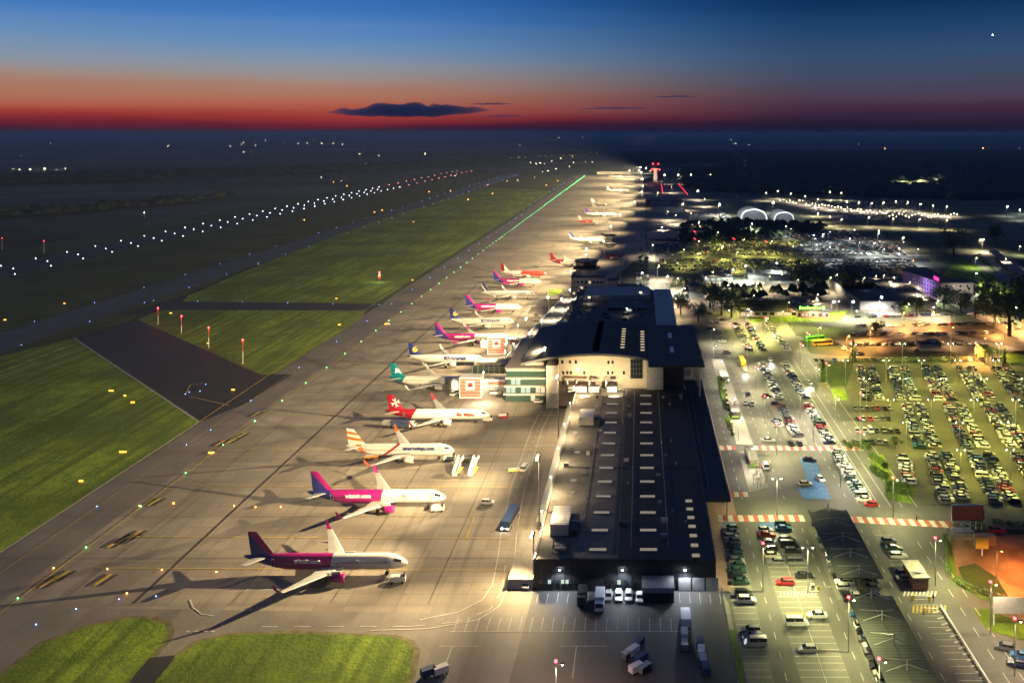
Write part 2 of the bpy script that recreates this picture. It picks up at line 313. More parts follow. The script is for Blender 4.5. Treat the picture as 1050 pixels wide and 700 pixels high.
for pts, wd in (([(1060, 364), (1000, 350), (960, 340), (920, 345), (870, 352), (800, 345), (740, 333)], 10), ([(1060, 350), (1000, 322), (950, 290), (920, 268), (890, 250), (830, 240), (730, 232), (690, 236)], 12),
                ([(800, 230), (880, 232), (1000, 231), (1100, 232)], 12), ([(1100, 330), (1050, 280), (1020, 258), (985, 262)], 14), ([(860, 228), (850, 214), (820, 204), (760, 203)], 14), ([(1050, 300), (990, 262), (930, 262)], 9)):
    strip('road', pts, wd, .22, ASPHB)
struct(MB().flat([G(800, 207), G(985, 222), G(990, 226), G(860, 226), G(820, 214)], .15, ASPHB).build('far_lot'))
area('depot_yard', [(682, 296), (740, 287), (870, 286), (975, 322), (975, 334), (870, 318), (690, 330)], .13, ASPHB)
area('cargo_yard', [(664, 300), (684, 300), (700, 262), (760, 236), (700, 190), (662, 186)], .11, ASPHB)
area('mass_lot', [(672, 236), (900, 236), (965, 275), (900, 283), (672, 283)], .12, ASPHD)
# ---------------------------------------------------------------- painted markings
b = MB()
def line(x0, y0, x1, y1, wd, z=.25, m=WM):
    d = Vector((x1 - x0, y1 - y0)).normalized(); nx, ny = -d.y * wd / 2, d.x * wd / 2
    b.flat([(x0 + nx, y0 + ny), (x0 - nx, y0 - ny), (x1 - nx, y1 - ny), (x1 + nx, y1 + ny)], z, m)
def pline(pts, wd, z=.25, m=WM, dash=None, world=False):
    q = [Vector(p) if world else Vector(G(*p)) for p in pts]
    for a, c in zip(q, q[1:]):
        if not dash: line(a.x, a.y, c.x, c.y, wd, z, m); continue
        L = (c - a).length; d = (c - a) / L; t = 0
        while t < L: e = min(L, t + dash[0]); u, v = a + d * t, a + d * e; line(u.x, u.y, v.x, v.y, wd, z, m); t += dash[0] + dash[1]
for x, y0, y1 in ((32, 130, 270), (48.8, 130, 270), (66.5, 130, 268), (33.2, 290, 480), (47, 290, 480), (51, 345, 480), (54.5, 345, 390), (67.5, 292, 470)): pline([(x, y0), (x, y1)], .16, .25, WM, (3, 5), True)
for x in (79.6, 83.2): pline([(x, 130), (x + 1.5, 262)], .18, .26, WM, (4, 5), True); pline([(x + .5, 284), (x + 1, 470)], .18, .26, WM, (4, 6) if x > 80 else None, True)
pline([(88.5, 284), (88.5, 470)], .18, .26, WM, None, True); pline([(76.6, 284), (77.4, 470)], .2, .26, WM, None, True)
for x0, x1, ya, yb in ((23.2, 28.9, 185, 272), (35.2, 45.9, 185, 270), (69.6, 75.2, 150, 266), (56.8, 64.2, 342, 388), (70, 75.8, 288, 388), (59.2, 65.6, 400, 460), (70.6, 77.2, 400, 460)):
    y = ya
    while y < yb: line(x0, y, x1, y, .14); y += 2.6
line(40.5, 185, 40.5, 270, .14)
# zebra crossings, red and white
def zebra(x0, y0, x1, y1, d):
    L = x1 - x0; k = int(L / 1.5)
    for i in range(k):
        xa, xb = x0 + L * i / k, x0 + L * (i + 1) / k; ya, yb = y0 + (y1 - y0) * i / k, y0 + (y1 - y0) * (i + 1) / k
        b.flat([(xa, ya), (xb, yb), (xb, yb + d), (xa, ya + d)], .27, REDM if i % 2 else WM)
zebra(24, 273.5, 50.8, 273.5, 4.5); zebra(64.2, 273, 95, 269, 4.5); zebra(30, 335, 36, 335, 4.6); zebra(43, 335, 84, 334.5, 4.6); zebra(28, 292, 35.5, 292, 4)
for x in (36 + i * .9 for i in range(11)): line(x, 229.5, x + .9, 232, .35, .26)
for x in (36 + i * .9 for i in range(6)): line(x, 218.5, x + .8, 222, .35, .26, YM)
for x in (52 + i * 1.1 for i in range(12)): line(x, 222.3, x + 1.2, 226, .4, .26, YM)
for x in (68 + i * 1.0 for i in range(9)): line(x, 221.5, x + 1.2, 225, .4, .26, YM); line(x, 229.5, x + 1.2, 232, .4, .26)
for i in range(22): xx, yy = G(960 + i * 4.4, 628 + i * 6.1); line(xx - .9, yy - .4, xx + .9, yy + .4, .5, .27)
for i in range(9): xx, yy = G(1034 + i * 5, 676); line(xx, yy - 1.6, xx + 1.2, yy + 1.6, .4, .27)
b.flat([G(824, 512), G(853, 512), G(847, 500), G(817, 500)], .24, BLUEM); b.flat([G(830, 500), G(847, 500), G(836, 470), G(820, 470)], .24, BLUEM)
b.flat([G(741, 536), G(755, 536), G(757, 543), G(742, 543)], .24, BLUEM); b.flat([G(777, 536), G(795, 536), G(796, 544), G(779, 544)], .24, BLUEM)
for t in range(9): q0, q1 = G(820 + (33 * t / 8) - (0 if t < 6 else 6), 470 + 42 * t / 8), G(836 + 17 * t / 8, 470 + 42 * t / 8); line(q0[0], q0[1], q1[0], q1[1], .13, .26)
# service yard bays
for i in range(26):
    x = -45 + i * 2.62
    if x > -28: line(x, 226, x, 231, .13)
    if x < 10: line(x, 213.4, x, 219.4, .13)
line(-46, 213.3, 12, 213.3, .16); line(-15, 195, -15, 207, .18); line(-19, 207.2, -8, 207.2, .18); line(-44, 170, -44, 207, .18); line(-47, 207.2, -38, 207.2, .18)
# apron lines
for Y in (243, 262, 300, 336, 376, 424, 460, 508): line(-150, Y + 1.5, -35, Y, .25, .26, YM)
pline([(-160, 130), (-160, 900), (-155, 2480)], .35, .26, YM, None, True); pline([(-174.5, 130), (-174.5, 480)], .2, .26, YM, None, True)
for x_ in (-129, -104, -79, -54, -148): pline([(x_, 226), (x_, 700)], .45 if x_ == -129 else .16, .26, mat('tar_line', (.05, .045, .04), .9), None, True)
for y_ in (250, 277, 305, 333, 361): pline([(-183, y_), (-36, y_)], .14, .255, MATS['tar_line'], None, True)
pline([(514, 545), (511, 570), (505, 600), (495, 615), (470, 628), (430, 636)], .22, .26); pline([(530, 545), (527, 585), (524, 608)], .2, .26)
pline([(522, 600), (512, 622), (490, 636), (440, 645), (380, 647)], .22, .26); pline([(518, 580), (515, 605), (503, 625), (470, 638), (420, 643), (250, 643)], .2, .26, WM, (4, 4))
pline([(574, 405), (556, 440), (538, 500), (531, 540)], .2, .26); pline([(564, 405), (545, 440), (524, 500), (514, 545)], .2, .26); pline([(569, 405), (551, 440), (531, 500), (522, 545)], .15, .27, WM, (3, 4))
pline([(482, 552), (475, 552)], .3, .26, YM); pline([(486, 530), (478, 553)], .35, .26, YM); pline([(191, 648), (220, 648)], .5, .26, WM, (1, 1)); pline([(195, 615), (198, 623), (206, 630), (219, 632)], .3, .26)
pline([(190, 405), (195, 395), (210, 393)], .4, .26, YM); pline([(195, 407), (235, 416)], .4, .26, YM); pline([(76, 347), (204, 433), (0, 567)], .5, .26, WM)
pline([(204, 433), (385, 311)], .4, .26, YM)
for px, py in ((130, 553), (118, 557), (105, 595), (62, 591), (50, 597), (158, 515), (225, 455), (247, 447), (238, 452), (262, 425), (137, 549)):
    x, y = G(px, py); 
    for k in range(3): line(x - 2 + k * 1.6, y - 3, x - 1 + k * 1.6, y + 3, .9, .25, MATS['tar_line'] if k != 1 else YM)
struct(b.build('road_markings'))
# kerbed islands
b = MB()
for poly in ([(36.2, 296), (43, 300), (43.2, 334), (36.8, 334)], [(36.8, 341), (43.2, 341), (43.5, 470), (37.5, 470)]): b.prism(poly, .1, .26, PAVE)
struct(b.build('platform_island'))
b = MB(); b.prism([(21.2, 120), (22.4, 120), (22.4, 226), (21.2, 231)], .1, .3, PAVE); struct(b.build('kerb'))
area('narrow_lawn', [(21.3, 150), (22.5, 150), (22.5, 214), (21.3, 214)], .34, GRASS, True)
# ---------------------------------------------------------------- terminal buildings
def lampball(parent, c, r, m, name='lamp_glass'):
    return MB().ball((0, 0, 0), r, m, 8).build(name, parent, c, True)
T = thing('departure_hall', 'long flat dark-roofed terminal hall with two rows of skylights, nearest the camera', 'terminal building', (0, 232.8, 0))
def part(name, b, parent, loc=None, smooth=False):
    o = b.build(name, parent, (0, 0, 0), smooth)
    if loc is None: o.location = tuple(-v for v in parent_world(parent))
    else: o.location = loc
    return o
def parent_world(p):
    v = Vector((0, 0, 0))
    while p: v += p.location; p = p.parent
    return v
b = MB(); b.box(-28, 19.7, 232.8, 388, 0, 7.7, DARKW); part('wall', b, T)
b = MB(); b.box(-27.7, -6, 233.1, 388, 7.7, 8.0, ROOFLIT); b.box(-6, 19.4, 233.1, 388, 7.7, 8.0, ROOFD); part('roof', b, T)  # left part of one dark roof, lamplight put into its colour
b = MB(); b.box(-28.2, -27.6, 232.5, 388, 7.6, 8.6, GREY); b.box(-27.6, 19.6, 232.5, 233.1, 7.4, 8.35, DARKW); b.box(19.3, 19.8, 233.1, 388, 7.6, 8.35, DGREY); part('parapet', b, T)
b = MB()
for i in range(16): b.box(-26 + i * 2.9 - .04, -26 + i * 2.9 + .04, 232.42, 232.5, .2, 7.3, DGREY)
part('cladding_seams', b, T)
sk = MB(); sk.box(-2.35, 2.35, -.75, .75, 0, .3, GREY)
for i in range(5): sk.box(-2.25 + i * .92, -2.25 + i * .92 + .8, -.65, .65, .3, .42, SKYL)
sk = sk.mesh('skylight')
for i in range(13):
    Y = 238 + 11.6 * i
    for x in (-11.5, 2.1): link('skylight', sk, T, (x, Y - 232.8, 8))
sm = MB().box(-1, 1, -.6, .6, 0, .35, SKYL).mesh('roof_window')
for i in range(7): link('roof_window', sm, T, (14.6, 235 + 5.8 * i - 232.8, 8))
for Y, x in ((311, -22.3), (298, -22), (286, -21.6), (276, -21.5), (330, -24)): link('roof_window', sm, T, (x, Y - 232.8, 8))
for Y, x in ((300, 12), (322, 11), (255, 13), (345, -14), (366, 12), (283, -4), (262, 9.5)):
    MB().tube((0, 0, 0), (0, 0, .7), .35, .35, GALV, 8).build('roof_vent', T, (x, Y - 232.8, 8))
b = MB()
for x_ in (-16.5, -2.6, 7.5):
    b.tube((x_, 240, 8.35), (x_, 384, 8.35), .09, .09, GALV, 5)
    for i in range(36): b.box(x_ - .2, x_ + .2, 240 + i * 4, 240.3 + i * 4, 8, 8.3, GREY)
part('roof_pipe', b, T)
b = MB(); b.box(-7.6, -6.6, 236, 386, 8.02, 8.1, DGREY); b.box(-26, 18, 296.5, 297.1, 8.12, 8.2, DGREY); part('roof_walkway', b, T)
for i in range(26):
    w_ = rnd.uniform(.3, 1.1); MB().box(-w_, w_, -w_ * .8, w_ * .8, 0, rnd.uniform(.4, 1.3), rnd.choice([GALV, GREY, CREAM, DGREY])).build('roof_vent', T, (rnd.choice([-24.5, -18.5, -15.2, -5, 6.2, 9, 17]) + rnd.uniform(-.6, .6), rnd.uniform(6, 148), 8))
def hvac(name, label, x, y, z, w_, d_, h_, T=T):
    b = MB(); b.box(-w_ / 2, w_ / 2, -d_ / 2, d_ / 2, .3, h_, CREAM); b.box(-w_ / 2 - .1, w_ / 2 + .1, -d_ / 2 - .1, d_ / 2 + .1, h_, h_ + .15, WHITE)
    for i in range(int(d_ / 1.6)): b.box(-w_ / 2 - .05, w_ / 2 + .05, -d_ / 2 + .5 + i * 1.6, -d_ / 2 + .6 + i * 1.6, .3, h_ + .2, GALV)
    b.box(-w_ / 2, w_ / 2, -d_ / 2, d_ / 2, 0, .3, DGREY)
    o = b.build(name, T, tuple(Vector((x, y, z)) - T.location)); o['label'] = label
    q = MB(); q.box(w_ / 2 + .1, w_ / 2 + 2.4, -d_ / 2, d_ / 2 - 1, 0, h_ * .55, DGREY); q.tube((w_ / 2, 0, h_ * .5), (w_ / 2 + 3, 0, h_ * .5), .5, .5, GALV); q.tube((w_ / 2 + 3, 0, h_ * .5), (w_ / 2 + 3, 0, 0), .5, .5, GALV)
    q.build('duct', o); return o
hvac('hvac_unit', 'large cream ventilation unit at the near corner of the roof', -22.6, 252, 8, 5, 12, 3.4); hvac('hvac_unit', 'cream ventilation unit further along the roof edge', -20.8, 344, 8, 5.4, 10, 3.2)
b = MB()
for x in (-2, 2):
    for y in (-1.6, 1.6): b.tube((x, y, 0), (x, y, 2.2), .08, .08, DGREY, 5)
for y in (-1.6, 1.6): b.tube((-2, y, 2.2), (2, y, 2.2), .08, .08, DGREY, 5); b.tube((-2, y, 0), (2, y, 2.2), .05, .05, DGREY, 5)
for x in (-2, 2): b.tube((x, -1.6, 2.2), (x, 1.6, 2.2), .08, .08, DGREY, 5)
b.box(-1.5, 1.5, -1.2, 1.2, .6, 1.2, GREY); b.build('equipment_frame', T, (-21.5, 5, 8))
b = MB(); b.box(.4, 8.5, 226.2, 232.4, 0, 3.9, DARKW); part('porch', b, T); b = MB(); b.box(.3, 8.6, 226.0, 232.4, 3.9, 4.15, GREY); b.box(.4, 8.5, 225.9, 226.15, 2.9, 3.9, GREY); part('porch_roof', b, T)
for i in range(9): MB().box(-.4, .4, 0, .08, 0, 1, E_WINC if i in (2, 5, 6) else GLASS).build('window', T, (-26.2 + i * 1.15, -.42, 2.0))
for i in range(7): MB().box(-.45, .45, 0, .08, 0, 1.1, E_WINC if i % 3 == 1 else GLASS).build('window', T, (-12.5 + i * 1.7, -.42, 1.8))
for x in (-22.5, -11.2): MB().box(-1.9, 1.9, 0, .1, 0, 3.2, DGREY).build('roller_door', T, (x - .3, -.44, .1)) if x > -20 else None
for i in range(3): MB().box(-1.6, 1.6, 0, .1, 0, 3.4, GREY).build('roller_door', T, (11.5 + i * 3.6, -.44, .1))
for x in (-21.2, -4.8, 11.6):
    fl = MB(); fl.box(-.35, .35, -.5, 0, 0, .3, DGREY); fl = fl.build('floodlight', T, (x, -.4, 5.9)); lampball(fl, (0, -.35, -.16), .28, E_WHITE)
    light('SPOT', (0, -.9, -.4), 4300, (.82, .9, 1), fl, .25, 165, .6, (0, -.45, -1))
b = MB(); b.box(19.7, 27.6, 274, 405, 6.4, 7.0, ROOFD); part('canopy_roof', b, T)
b = MB(); b.box(27.3, 27.8, 273.8, 405, 6.2, 7.25, GREENGL); b.box(19.7, 27.8, 273.6, 274, 6.2, 7.2, DGREY); part('canopy_edge', b, T)
b = MB()
for i in range(22): b.tube((21.5, 280 + i * 5.2, 7), (21.5, 280 + i * 5.2, 8.2), .07, .07, GALV, 4)
b.tube((21.5, 280, 8.1), (21.5, 390, 8.1), .06, .06, GALV, 4); part('roof_rail', b, T)
for i in range(12): MB().tube((0, 0, 0), (0, 0, 6.3), .22, .22, GALV, 8).build('canopy_column', T, (26.8, 43 + i * 11, 0))
b = MB(); b.box(-34.8, -28.3, 233, 262, 0, 2.6, CREAM); b.box(-34.9, -28.3, 232.9, 262.1, 2.6, 2.8, PAVE)
for i in range(6): b.box(-34.98, -34.85, 235 + i * 4.4, 236.6 + i * 4.4, .8, 2, GLASS)
part('side_annex', b, T)
b = MB()
for i in range(13): b.tube((-29.6, 268 + i * 9, 0), (-29.6, 268 + i * 9, 3.2), .09, .09, GALV, 5)
b.box(-31.4, -28.3, 266, 380, 3.2, 3.4, GALV); part('side_canopy', b, T)
# tall block
T2 = thing('main_terminal', 'tall beige terminal block under a gently arched dark roof', 'terminal building', (-15, 390, 0))
b = MB(); b.box(-36, 2.5, 390, 452, 0, 20.5, BEIGE); part('wall', b, T2)
b = MB(); b.box(-41.2, -36.01, 386.5, 400, 0, 18.6, CREAM); part('stair_tower', b, T2); b = MB(); b.box(2.51, 9.8, 387, 450, 0, 20.4, GREY); part('grey_bay', b, T2); b = MB(); b.box(9.81, 19, 392, 448, 0, 20.6, DARKW); part('dark_bay', b, T2)
arch = [(-52 + i * 3.05, 19.9 + 4.2 * (1 - ((i - 10.5) / 10.5) ** 2)) for i in range(19)]
prof = arch + [(x, z - .7) for x, z in arch[::-1]]
b = MB(); b.xprism(prof, 385.5, 455, ROOFD); part('roof', b, T2)
b = MB(); b.xprism([(x, z) for x, z in arch if x >= -37 and x < 3] + [(2.5, 20), (-36, 20)], 390.02, 452, BEIGE); part('gable', b, T2)
b = MB(); b.xprism([(x, z + .05) for x, z in arch] + [(x, z - .9) for x, z in arch[::-1]], 385.1, 385.48, DGREY); part('fascia', b, T2)
b = MB(); b.box(3.2, 26.8, 374, 452, 21.3, 22.1, ROOFD); b.box(3.2, 26.9, 373.7, 374, 21.2, 22.3, DGREY); part('flat_roof', b, T2)
for y in (400, 428): MB().box(-.9, .9, -5, 5, 0, .3, WHITE).build('roof_light', T2, (14 + 15, y - 390, 22.1))
for y in (380, 395, 410, 425, 440): MB().tube((0, 0, 0), (0, 0, 21.2), .35, .35, GALV, 8).build('roof_column', T2, (40.3, y - 390, 0))
for k in range(8):
    for x in (-8.2, .8): MB().box(-.9, .9, -.45, .45, 0, .2, E_WIN).build('roof_light', T2, (x + 15, 8 + 5.3 * k, arch[0][1] + 4.35 - ((x + 20) / 32) ** 2 * 4.2))
wins = [(-34.4, 20), (-31, 20), (-28.5, 20), (-26.7, 20), (-14.2, 20), (-12.4, 20), (-34, 15.4), (-32.2, 15.4), (-30.6, 15.4), (-26.2, 15.4), (-24.8, 15.4), (-14.4, 15.4), (-12.4, 15.4), (-7.4, 15.4), (-34, 11.1)]
for i, (x, z) in enumerate(wins):
    f = MB().box(-.62, .62, -.1, 0, -.85, .85, CREAM).build('window', T2, (x + 15, -.02, z - .8)); MB().box(-.5, .5, -.14, -.1, -.73, .73, E_WIN if i in (3, 9) else GLASS).build('pane', f)
f = MB().box(-4.6, .9, -.15, 0, 12, 20.6, DGREY).build('glazed_panel', T2, (15, -.02, 0))
for i in range(4):
    for j in range(4): MB().box(-4.4 + i * 1.3, -3.25 + i * 1.3, -.2, -.15, 12.2 + j * 2.1, 14.1 + j * 2.1, GLASS).build('pane', f)
for x, z, rad in ((-29.5, 8, 1.1), (-20, 8, 1.5), (-12.5, 8, 1.3), (-25.5, 8, .9)):
    q = MB(); q.box(-2, 2, -2, 1.5, .1, 2.3, GALV); 
    for i in range(4): q.tube((-1.5 + i, -2.05, 1.2), (-1.5 + i, -2.2, 1.2), .42, .42, DGREY, 8)
    q.tube((-2.5, 1.8, 1.5), (-2.5, 1.8, 4.2), .45, .45, GALV); q.tube((-2.5, 1.8, 4.2), (1.5, 3.4, 4.2), .45, .45, GALV)
    q.build('cooling_unit', T2, (x + 15, -5, 8.0))
b = MB()
for i in range(26): b.tube((-36 + i * 1.5, 383.6, 8), (-36 + i * 1.5, 383.6, 9.1), .04, .04, GALV, 4)
b.tube((-36, 383.6, 9.1), (2, 383.6, 9.1), .05, .05, GALV, 4); part('roof_railing', b, T2)
b = MB(); b.tube((-27.6, 389, 8.4), (-27.6, 389, 19), .1, .1, GALV, 6); part('roof_mast', b, T2); m_ = lampball(T2, (-12.6, -1, 16.5), .4, E_ORA); light('POINT', (-12.6, -2.2, 16.3), 1500, (1, .55, .25), T2, .3)
for x_ in (-24, -11): light('SPOT', (x_ + 15, -16, 9.5), 26000, (1, .80, .45), T2, .3, 130, .8, (0, 1, .25))  # added spots without fixtures brighten the beige facade
# glass west wing
T3 = thing('glass_wing', 'green-glazed storeys with lit rooms stepping out from the beige terminal block', 'terminal wing', (-51, 394, 0))
b = MB()
for k in range(4): b.box(-61 + k * .4, -41.3, 394, 440, 3.4 + 3.6 * k, 3.9 + 3.6 * k, CREAM)
part('floor_slab', b, T3); b = MB(); b.box(-60, -41.4, 395.5, 440, 0, 14.5, GREENGL); part('glazing', b, T3)
b = MB(); b.box(-60.5, -42, 395, 452, 14.8, 15.2, PAVE); b.box(-52, -42, 400, 452, 15.2, 16.6, GREY); part('roof', b, T3)
for k in range(3):
    for i in range(8):
        x = -59 + i * 2.2; lit = (k, i) in ((1, 0), (1, 1), (1, 3), (1, 4), (1, 6), (1, 7), (2, 1), (2, 2), (0, 5))
        MB().box(-.95, .95, -.1, 0, 0, 2.6, (E_WINC if i < 5 else E_WIN) if lit else GREENGL).build('window', T3, (x + 51, 1.42, .6 + 3.6 * k))
# concourse along the stands
T4 = thing('concourse', 'brightly lit low concourse running along the aircraft stands', 'terminal wing', (-56, 455, 0))
b = MB(); b.prism([(-66, 440), (-52, 440), (-44, 600), (-52, 600)], 0, 8, CREAM); part('wall', b, T4)
b = MB(); b.prism([(-66.6, 441), (-53.5, 441), (-43.6, 601), (-52.6, 601)], 8, 8.4, PAVE); part('roof', b, T4)
b = MB(); b.prism([(-66.8, 441), (-66.2, 441), (-52.2, 601), (-52.9, 601)], 8.3, 9.1, WHITE); b.prism([(-53.5, 441), (-52.9, 441), (-43.0, 601), (-43.6, 601)], 8.3, 9.1, WHITE); part('parapet', b, T4)
for i in range(26):
    t = i / 26 + .02; MB().box(-.1, 0, -1.9, 1.9, 0, 2.4, E_WIN if i % 4 else GREENGL).build('window', T4, (-66.1 + 14 * t + 56, 160 * t - 14, 4.2)).rotation_euler = (0, 0, -math.atan2(14, 160))
for i_ in range(5): light('SPOT', (-60 + 2.7 * i_ + 56 + 2, 8 + 32 * i_, 15), 22000, (1, .84, .55), T4, .3, 150, .8, (0, 0, -1)); q_ = MB(); q_.tube((-60 + 2.7 * i_ + 58, 8 + 32 * i_, 8), (-60 + 2.7 * i_ + 58, 8 + 32 * i_, 15.2), .12, .1, GALV, 5); q_.ball((-60 + 2.7 * i_ + 58, 8 + 32 * i_, 15.4), .4, E_WARM); q_.build('added_roof_lamp', T4)  # lamps added on the roof to brighten the concourse
b = MB()
for i in range(60):
    t = rnd.random(); y = 445 + 150 * t; x = -49 + 7 * t + rnd.uniform(-2, 5); s_ = rnd.uniform(.6, 2.2); b.box(x - s_, x + s_, y - s_, y + s_, 8.2, 8.6 + rnd.uniform(.5, 2.4), rnd.choice([GALV, CREAM, GREY, DGREY]))
b.prism([(-52, 441), (-42, 453), (-36, 600), (-43, 600)], 0, 8.1, ROOFLIT); part('plant_deck', b, T4)
# rear building
T5 = thing('arrivals_hall', 'low dark-roofed hall behind the arched terminal, cluttered with vents', 'terminal building', (-15, 456, 0))
b = MB(); b.box(-41, 8, 456, 600, 0, 13.3, DARKW); part('wall', b, T5)
b = MB(); b.box(-41.2, 8.2, 455.6, 600.2, 13.3, 14, ROOFD); b.box(-40, -22, 462, 520, 14, 15.4, ROOFD); b.box(-36, 6, 560, 592, 14, 17.5, GREY); b.box(-20, 4, 530, 556, 14, 15.5, DARKW); part('roof', b, T5)
rp = MB()
for i in range(9): rp.add([(8.4, 456 + i * 16, 13.6), (8.4, 464 + i * 16, 15.8), (8.4, 472 + i * 16, 13.6), (20, 456 + i * 16, 13.6), (20, 464 + i * 16, 15.8), (20, 472 + i * 16, 13.6)], [(0, 3, 4, 1), (1, 4, 5, 2), (0, 1, 2), (3, 5, 4)], GALV)
part('sawtooth_roof', rp, T5); b = MB(); b.box(8.5, 19.8, 456, 600, 0, 13.4, GREY); part('east_wall', b, T5)
for i in range(46):
    s_ = rnd.uniform(.4, 1.8); x = rnd.uniform(-38, 5); y = rnd.uniform(462, 596)
    MB().box(-s_, s_, -s_ * .7, s_ * .7, 0, rnd.uniform(.5, 1.8), rnd.choice([DGREY, GALV, GREY, DARKW, E_WINC if i % 13 == 0 else GREY])).build('roof_vent', T5, (x + 15, y - 456, 14 if y > 560 or x > -22 else 15.4))
for x_, y_ in ((-30, 20), (-8, 60), (0, 112), (-32, 95)):
    q = MB(); q.tube((x_ + 15, y_, 14), (x_ + 15, y_, 17.5), .1, .08, GALV, 5); q.ball((x_ + 15, y_, 17.8), .35, E_WARM); q.build('added_roof_lamp', T5); light('SPOT', (x_ + 15, y_, 17.2), 3000, (1, .85, .6), T5, .2, 150, 1, (0, 0, -1))  # lamps added so the vents on this roof show up
for x_, y_ in ((-70, 392), (-74, 418), (-70, 458), (-68, 474), (-72, 520)):  # lamps added to brighten the ground around the bridges
    t = thing('added_apron_lamp', 'low added lamp lighting the ground under the boarding bridges, ' + {392: 'nearest', 418: 'second', 458: 'third', 474: 'fourth', 520: 'fifth'}[y_] + ' of five', 'lamp', (x_, y_, .1)); MB().tube((0, 0, 0), (0, 0, 7), .09, .07, GALV, 5).build('pole', t); MB().ball((0, 0, 7.2), .25, E_WARM, 8).build('lamp_glass', t); light('SPOT', (0, 0, 6.8), 16000, (1, .86, .62), t, .2, 165, .8, (0, -.3, -1))
# old control tower
T6 = thing('old_control_tower', 'squat cream tower with a dark glazed cab behind the terminal roofs', 'tower', (-35, 610, 0))
b = MB(); b.box(-48, -24, 612, 634, 0, 20, CREAM); part('wall', b, T6); b = MB(); b.box(-48.3, -23.7, 611.7, 634.3, 20, 20.7, DGREY); part('roof', b, T6)
for r_ in range(3):
    for i in range(8): MB().box(-.7, .7, -.08, 0, 0, 1.6, E_WIN if (i * 3 + r_) % 7 == 0 else GLASS).build('window', T6, (-46 + i * 2.7 + 35, 1.96, 8.5 + r_ * 3.8))
def octo(cx, cy, r): return [(cx + r * math.cos(math.pi * (k + .5) / 4), cy + r * math.sin(math.pi * (k + .5) / 4)) for k in range(8)]
def frust(b, cx, cy, r0, r1, z0, z1, m): b.loft([[(x, y, z0) for x, y in octo(cx, cy, r0)], [(x, y, z1) for x, y in octo(cx, cy, r1)]], m)
b = MB(); frust(b, -38, 622, 8, 8, 20.7, 25, CREAM); frust(b, -38, 622, 10, 10, 25, 25.8, DGREY); part('shaft', b, T6)
b = MB(); frust(b, -38, 622, 7.2, 8.4, 25.8, 30, GLASS); part('cab', b, T6); b = MB(); frust(b, -38, 622, 9, 8.6, 30, 31, DGREY); b.tube((-38, 622, 31), (-38, 622, 38), .15, .1, GALV, 5); part('cab_roof', b, T6)
lampball(T6, (-3, 12, 38.4), .7, E_WARM)
# ---------------------------------------------------------------- boarding bridges
def bridge(name, label, x0, x1, yb, ad=True, ztop=9.4, near=401):
    t = thing(name, label, 'boarding bridge', (x1, yb, 0), 0, 'boarding bridges of the concourse'); y = near - yb
    if ad:
        b = MB(); b.box(x0 - x1, x0 - x1 + 10, y, y + 6.5, .1, ztop, WHITE); b.build('bridge_tower', t)
        b = MB(); b.box(x0 - x1 + .4, x0 - x1 + 9.6, y - .12, y - .01, .6, ztop - .5, PALER); 
        for k_ in range(5): b.box(x0 - x1 + .4, x0 - x1 + 9.6, y - .15, y - .12, 1.6 + k_ * 1.6, 1.7 + k_ * 1.6, WHITE)
        p = b.build('advert_panel', t)
        b = MB(); b.box(x0 - x1 + 3, x0 - x1 + 7, y - .2, y - .125, 3.9, 8.0, WHITE); b.build('advert_square', p)
        b = MB(); b.box(x0 - x1 + 3.7, x0 - x1 + 6.3, y - .26, y - .205, 5.2, 5.9, DGREY); b.tube((x0 - x1 + 5, y - .205, 6.2), (x0 - x1 + 5, y - .26, 6.2), 1.1, 1.1, REDP, 12); b.build('advert_emblem', p)
        b = MB(); b.box(x0 - x1 - 3.6, x0 - x1, y + .8, y + 5, 3.6, 7.6, WHITE); b.box(x0 - x1 - 4.4, x0 - x1 - 3.6, y + .6, y + 5.2, 3.3, 7.8, DGREY); b.build('docking_cab', t)
    xa = x0 - x1 + (10 if ad else 0); b = MB(); b.box(xa, 0, 0, 3.4, 4.2, 7.4, WHITE if ad else GREENGL); b.build('tunnel', t)
    b = MB(); 
    if ad: b.box(xa + 2, -1, -.1, -.01, 4.9, 6.5, PALER)
    for k in range(int(-xa / 2.6)): b.box(xa + k * 2.6, xa + k * 2.6 + .2, -.13, 3.5, 4.1, 7.55, GALV)
    b.build('tunnel_ribs', t)
    b = MB(); 
    for xx in (xa + 3, -4): b.tube((xx, 1.7, 0), (xx, 1.7, 4.2), .35, .35, GALV)
    b.build('support_leg', t); return t
bridge('boarding_bridge', 'boarding bridge with a red advertising tower, the nearer of two', -82, -60, 405, near=401)
t = bridge('boarding_bridge', 'long unpainted glass boarding bridge between the two red towers', -81, -59, 427, False, 9)
b = MB(); b.box(-22, -1, 3.5, 12, 4, 8.2, CREAM); b.box(-22, -1, 3.4, 12.1, 8.2, 8.5, PAVE)
for k in range(8): b.box(-21.6 + k * 2.7, -21.4 + k * 2.7, 3.3, 3.48, 4, 8.4, GALV)
b.build('lounge_box', t)
bridge('boarding_bridge', 'boarding bridge with a red advertising tower, the farther of two', -83, -56, 484, near=480)
t = thing('apron_shelter', 'dark canopy with a lime green roof at the far end of the concourse', 'shelter', (-57, 610, 0)); b = MB(); b.box(-10, 8, -6, 10, 6, 6.8, DARKW); b.box(-9, 0, 10, 34, 5.8, 6.3, mat('lime_roof', (.30, .45, .03), .6)); b.build('roof', t)
for x in (-8, 6): MB().tube((0, 0, 0), (0, 0, 6), .3, .3, GALV, 6).build('leg', t, (x, -4, 0)); MB().tube((0, 0, 0), (0, 0, 5.8), .3, .3, GALV, 6).build('leg', t, (x - 3, 28, 0))
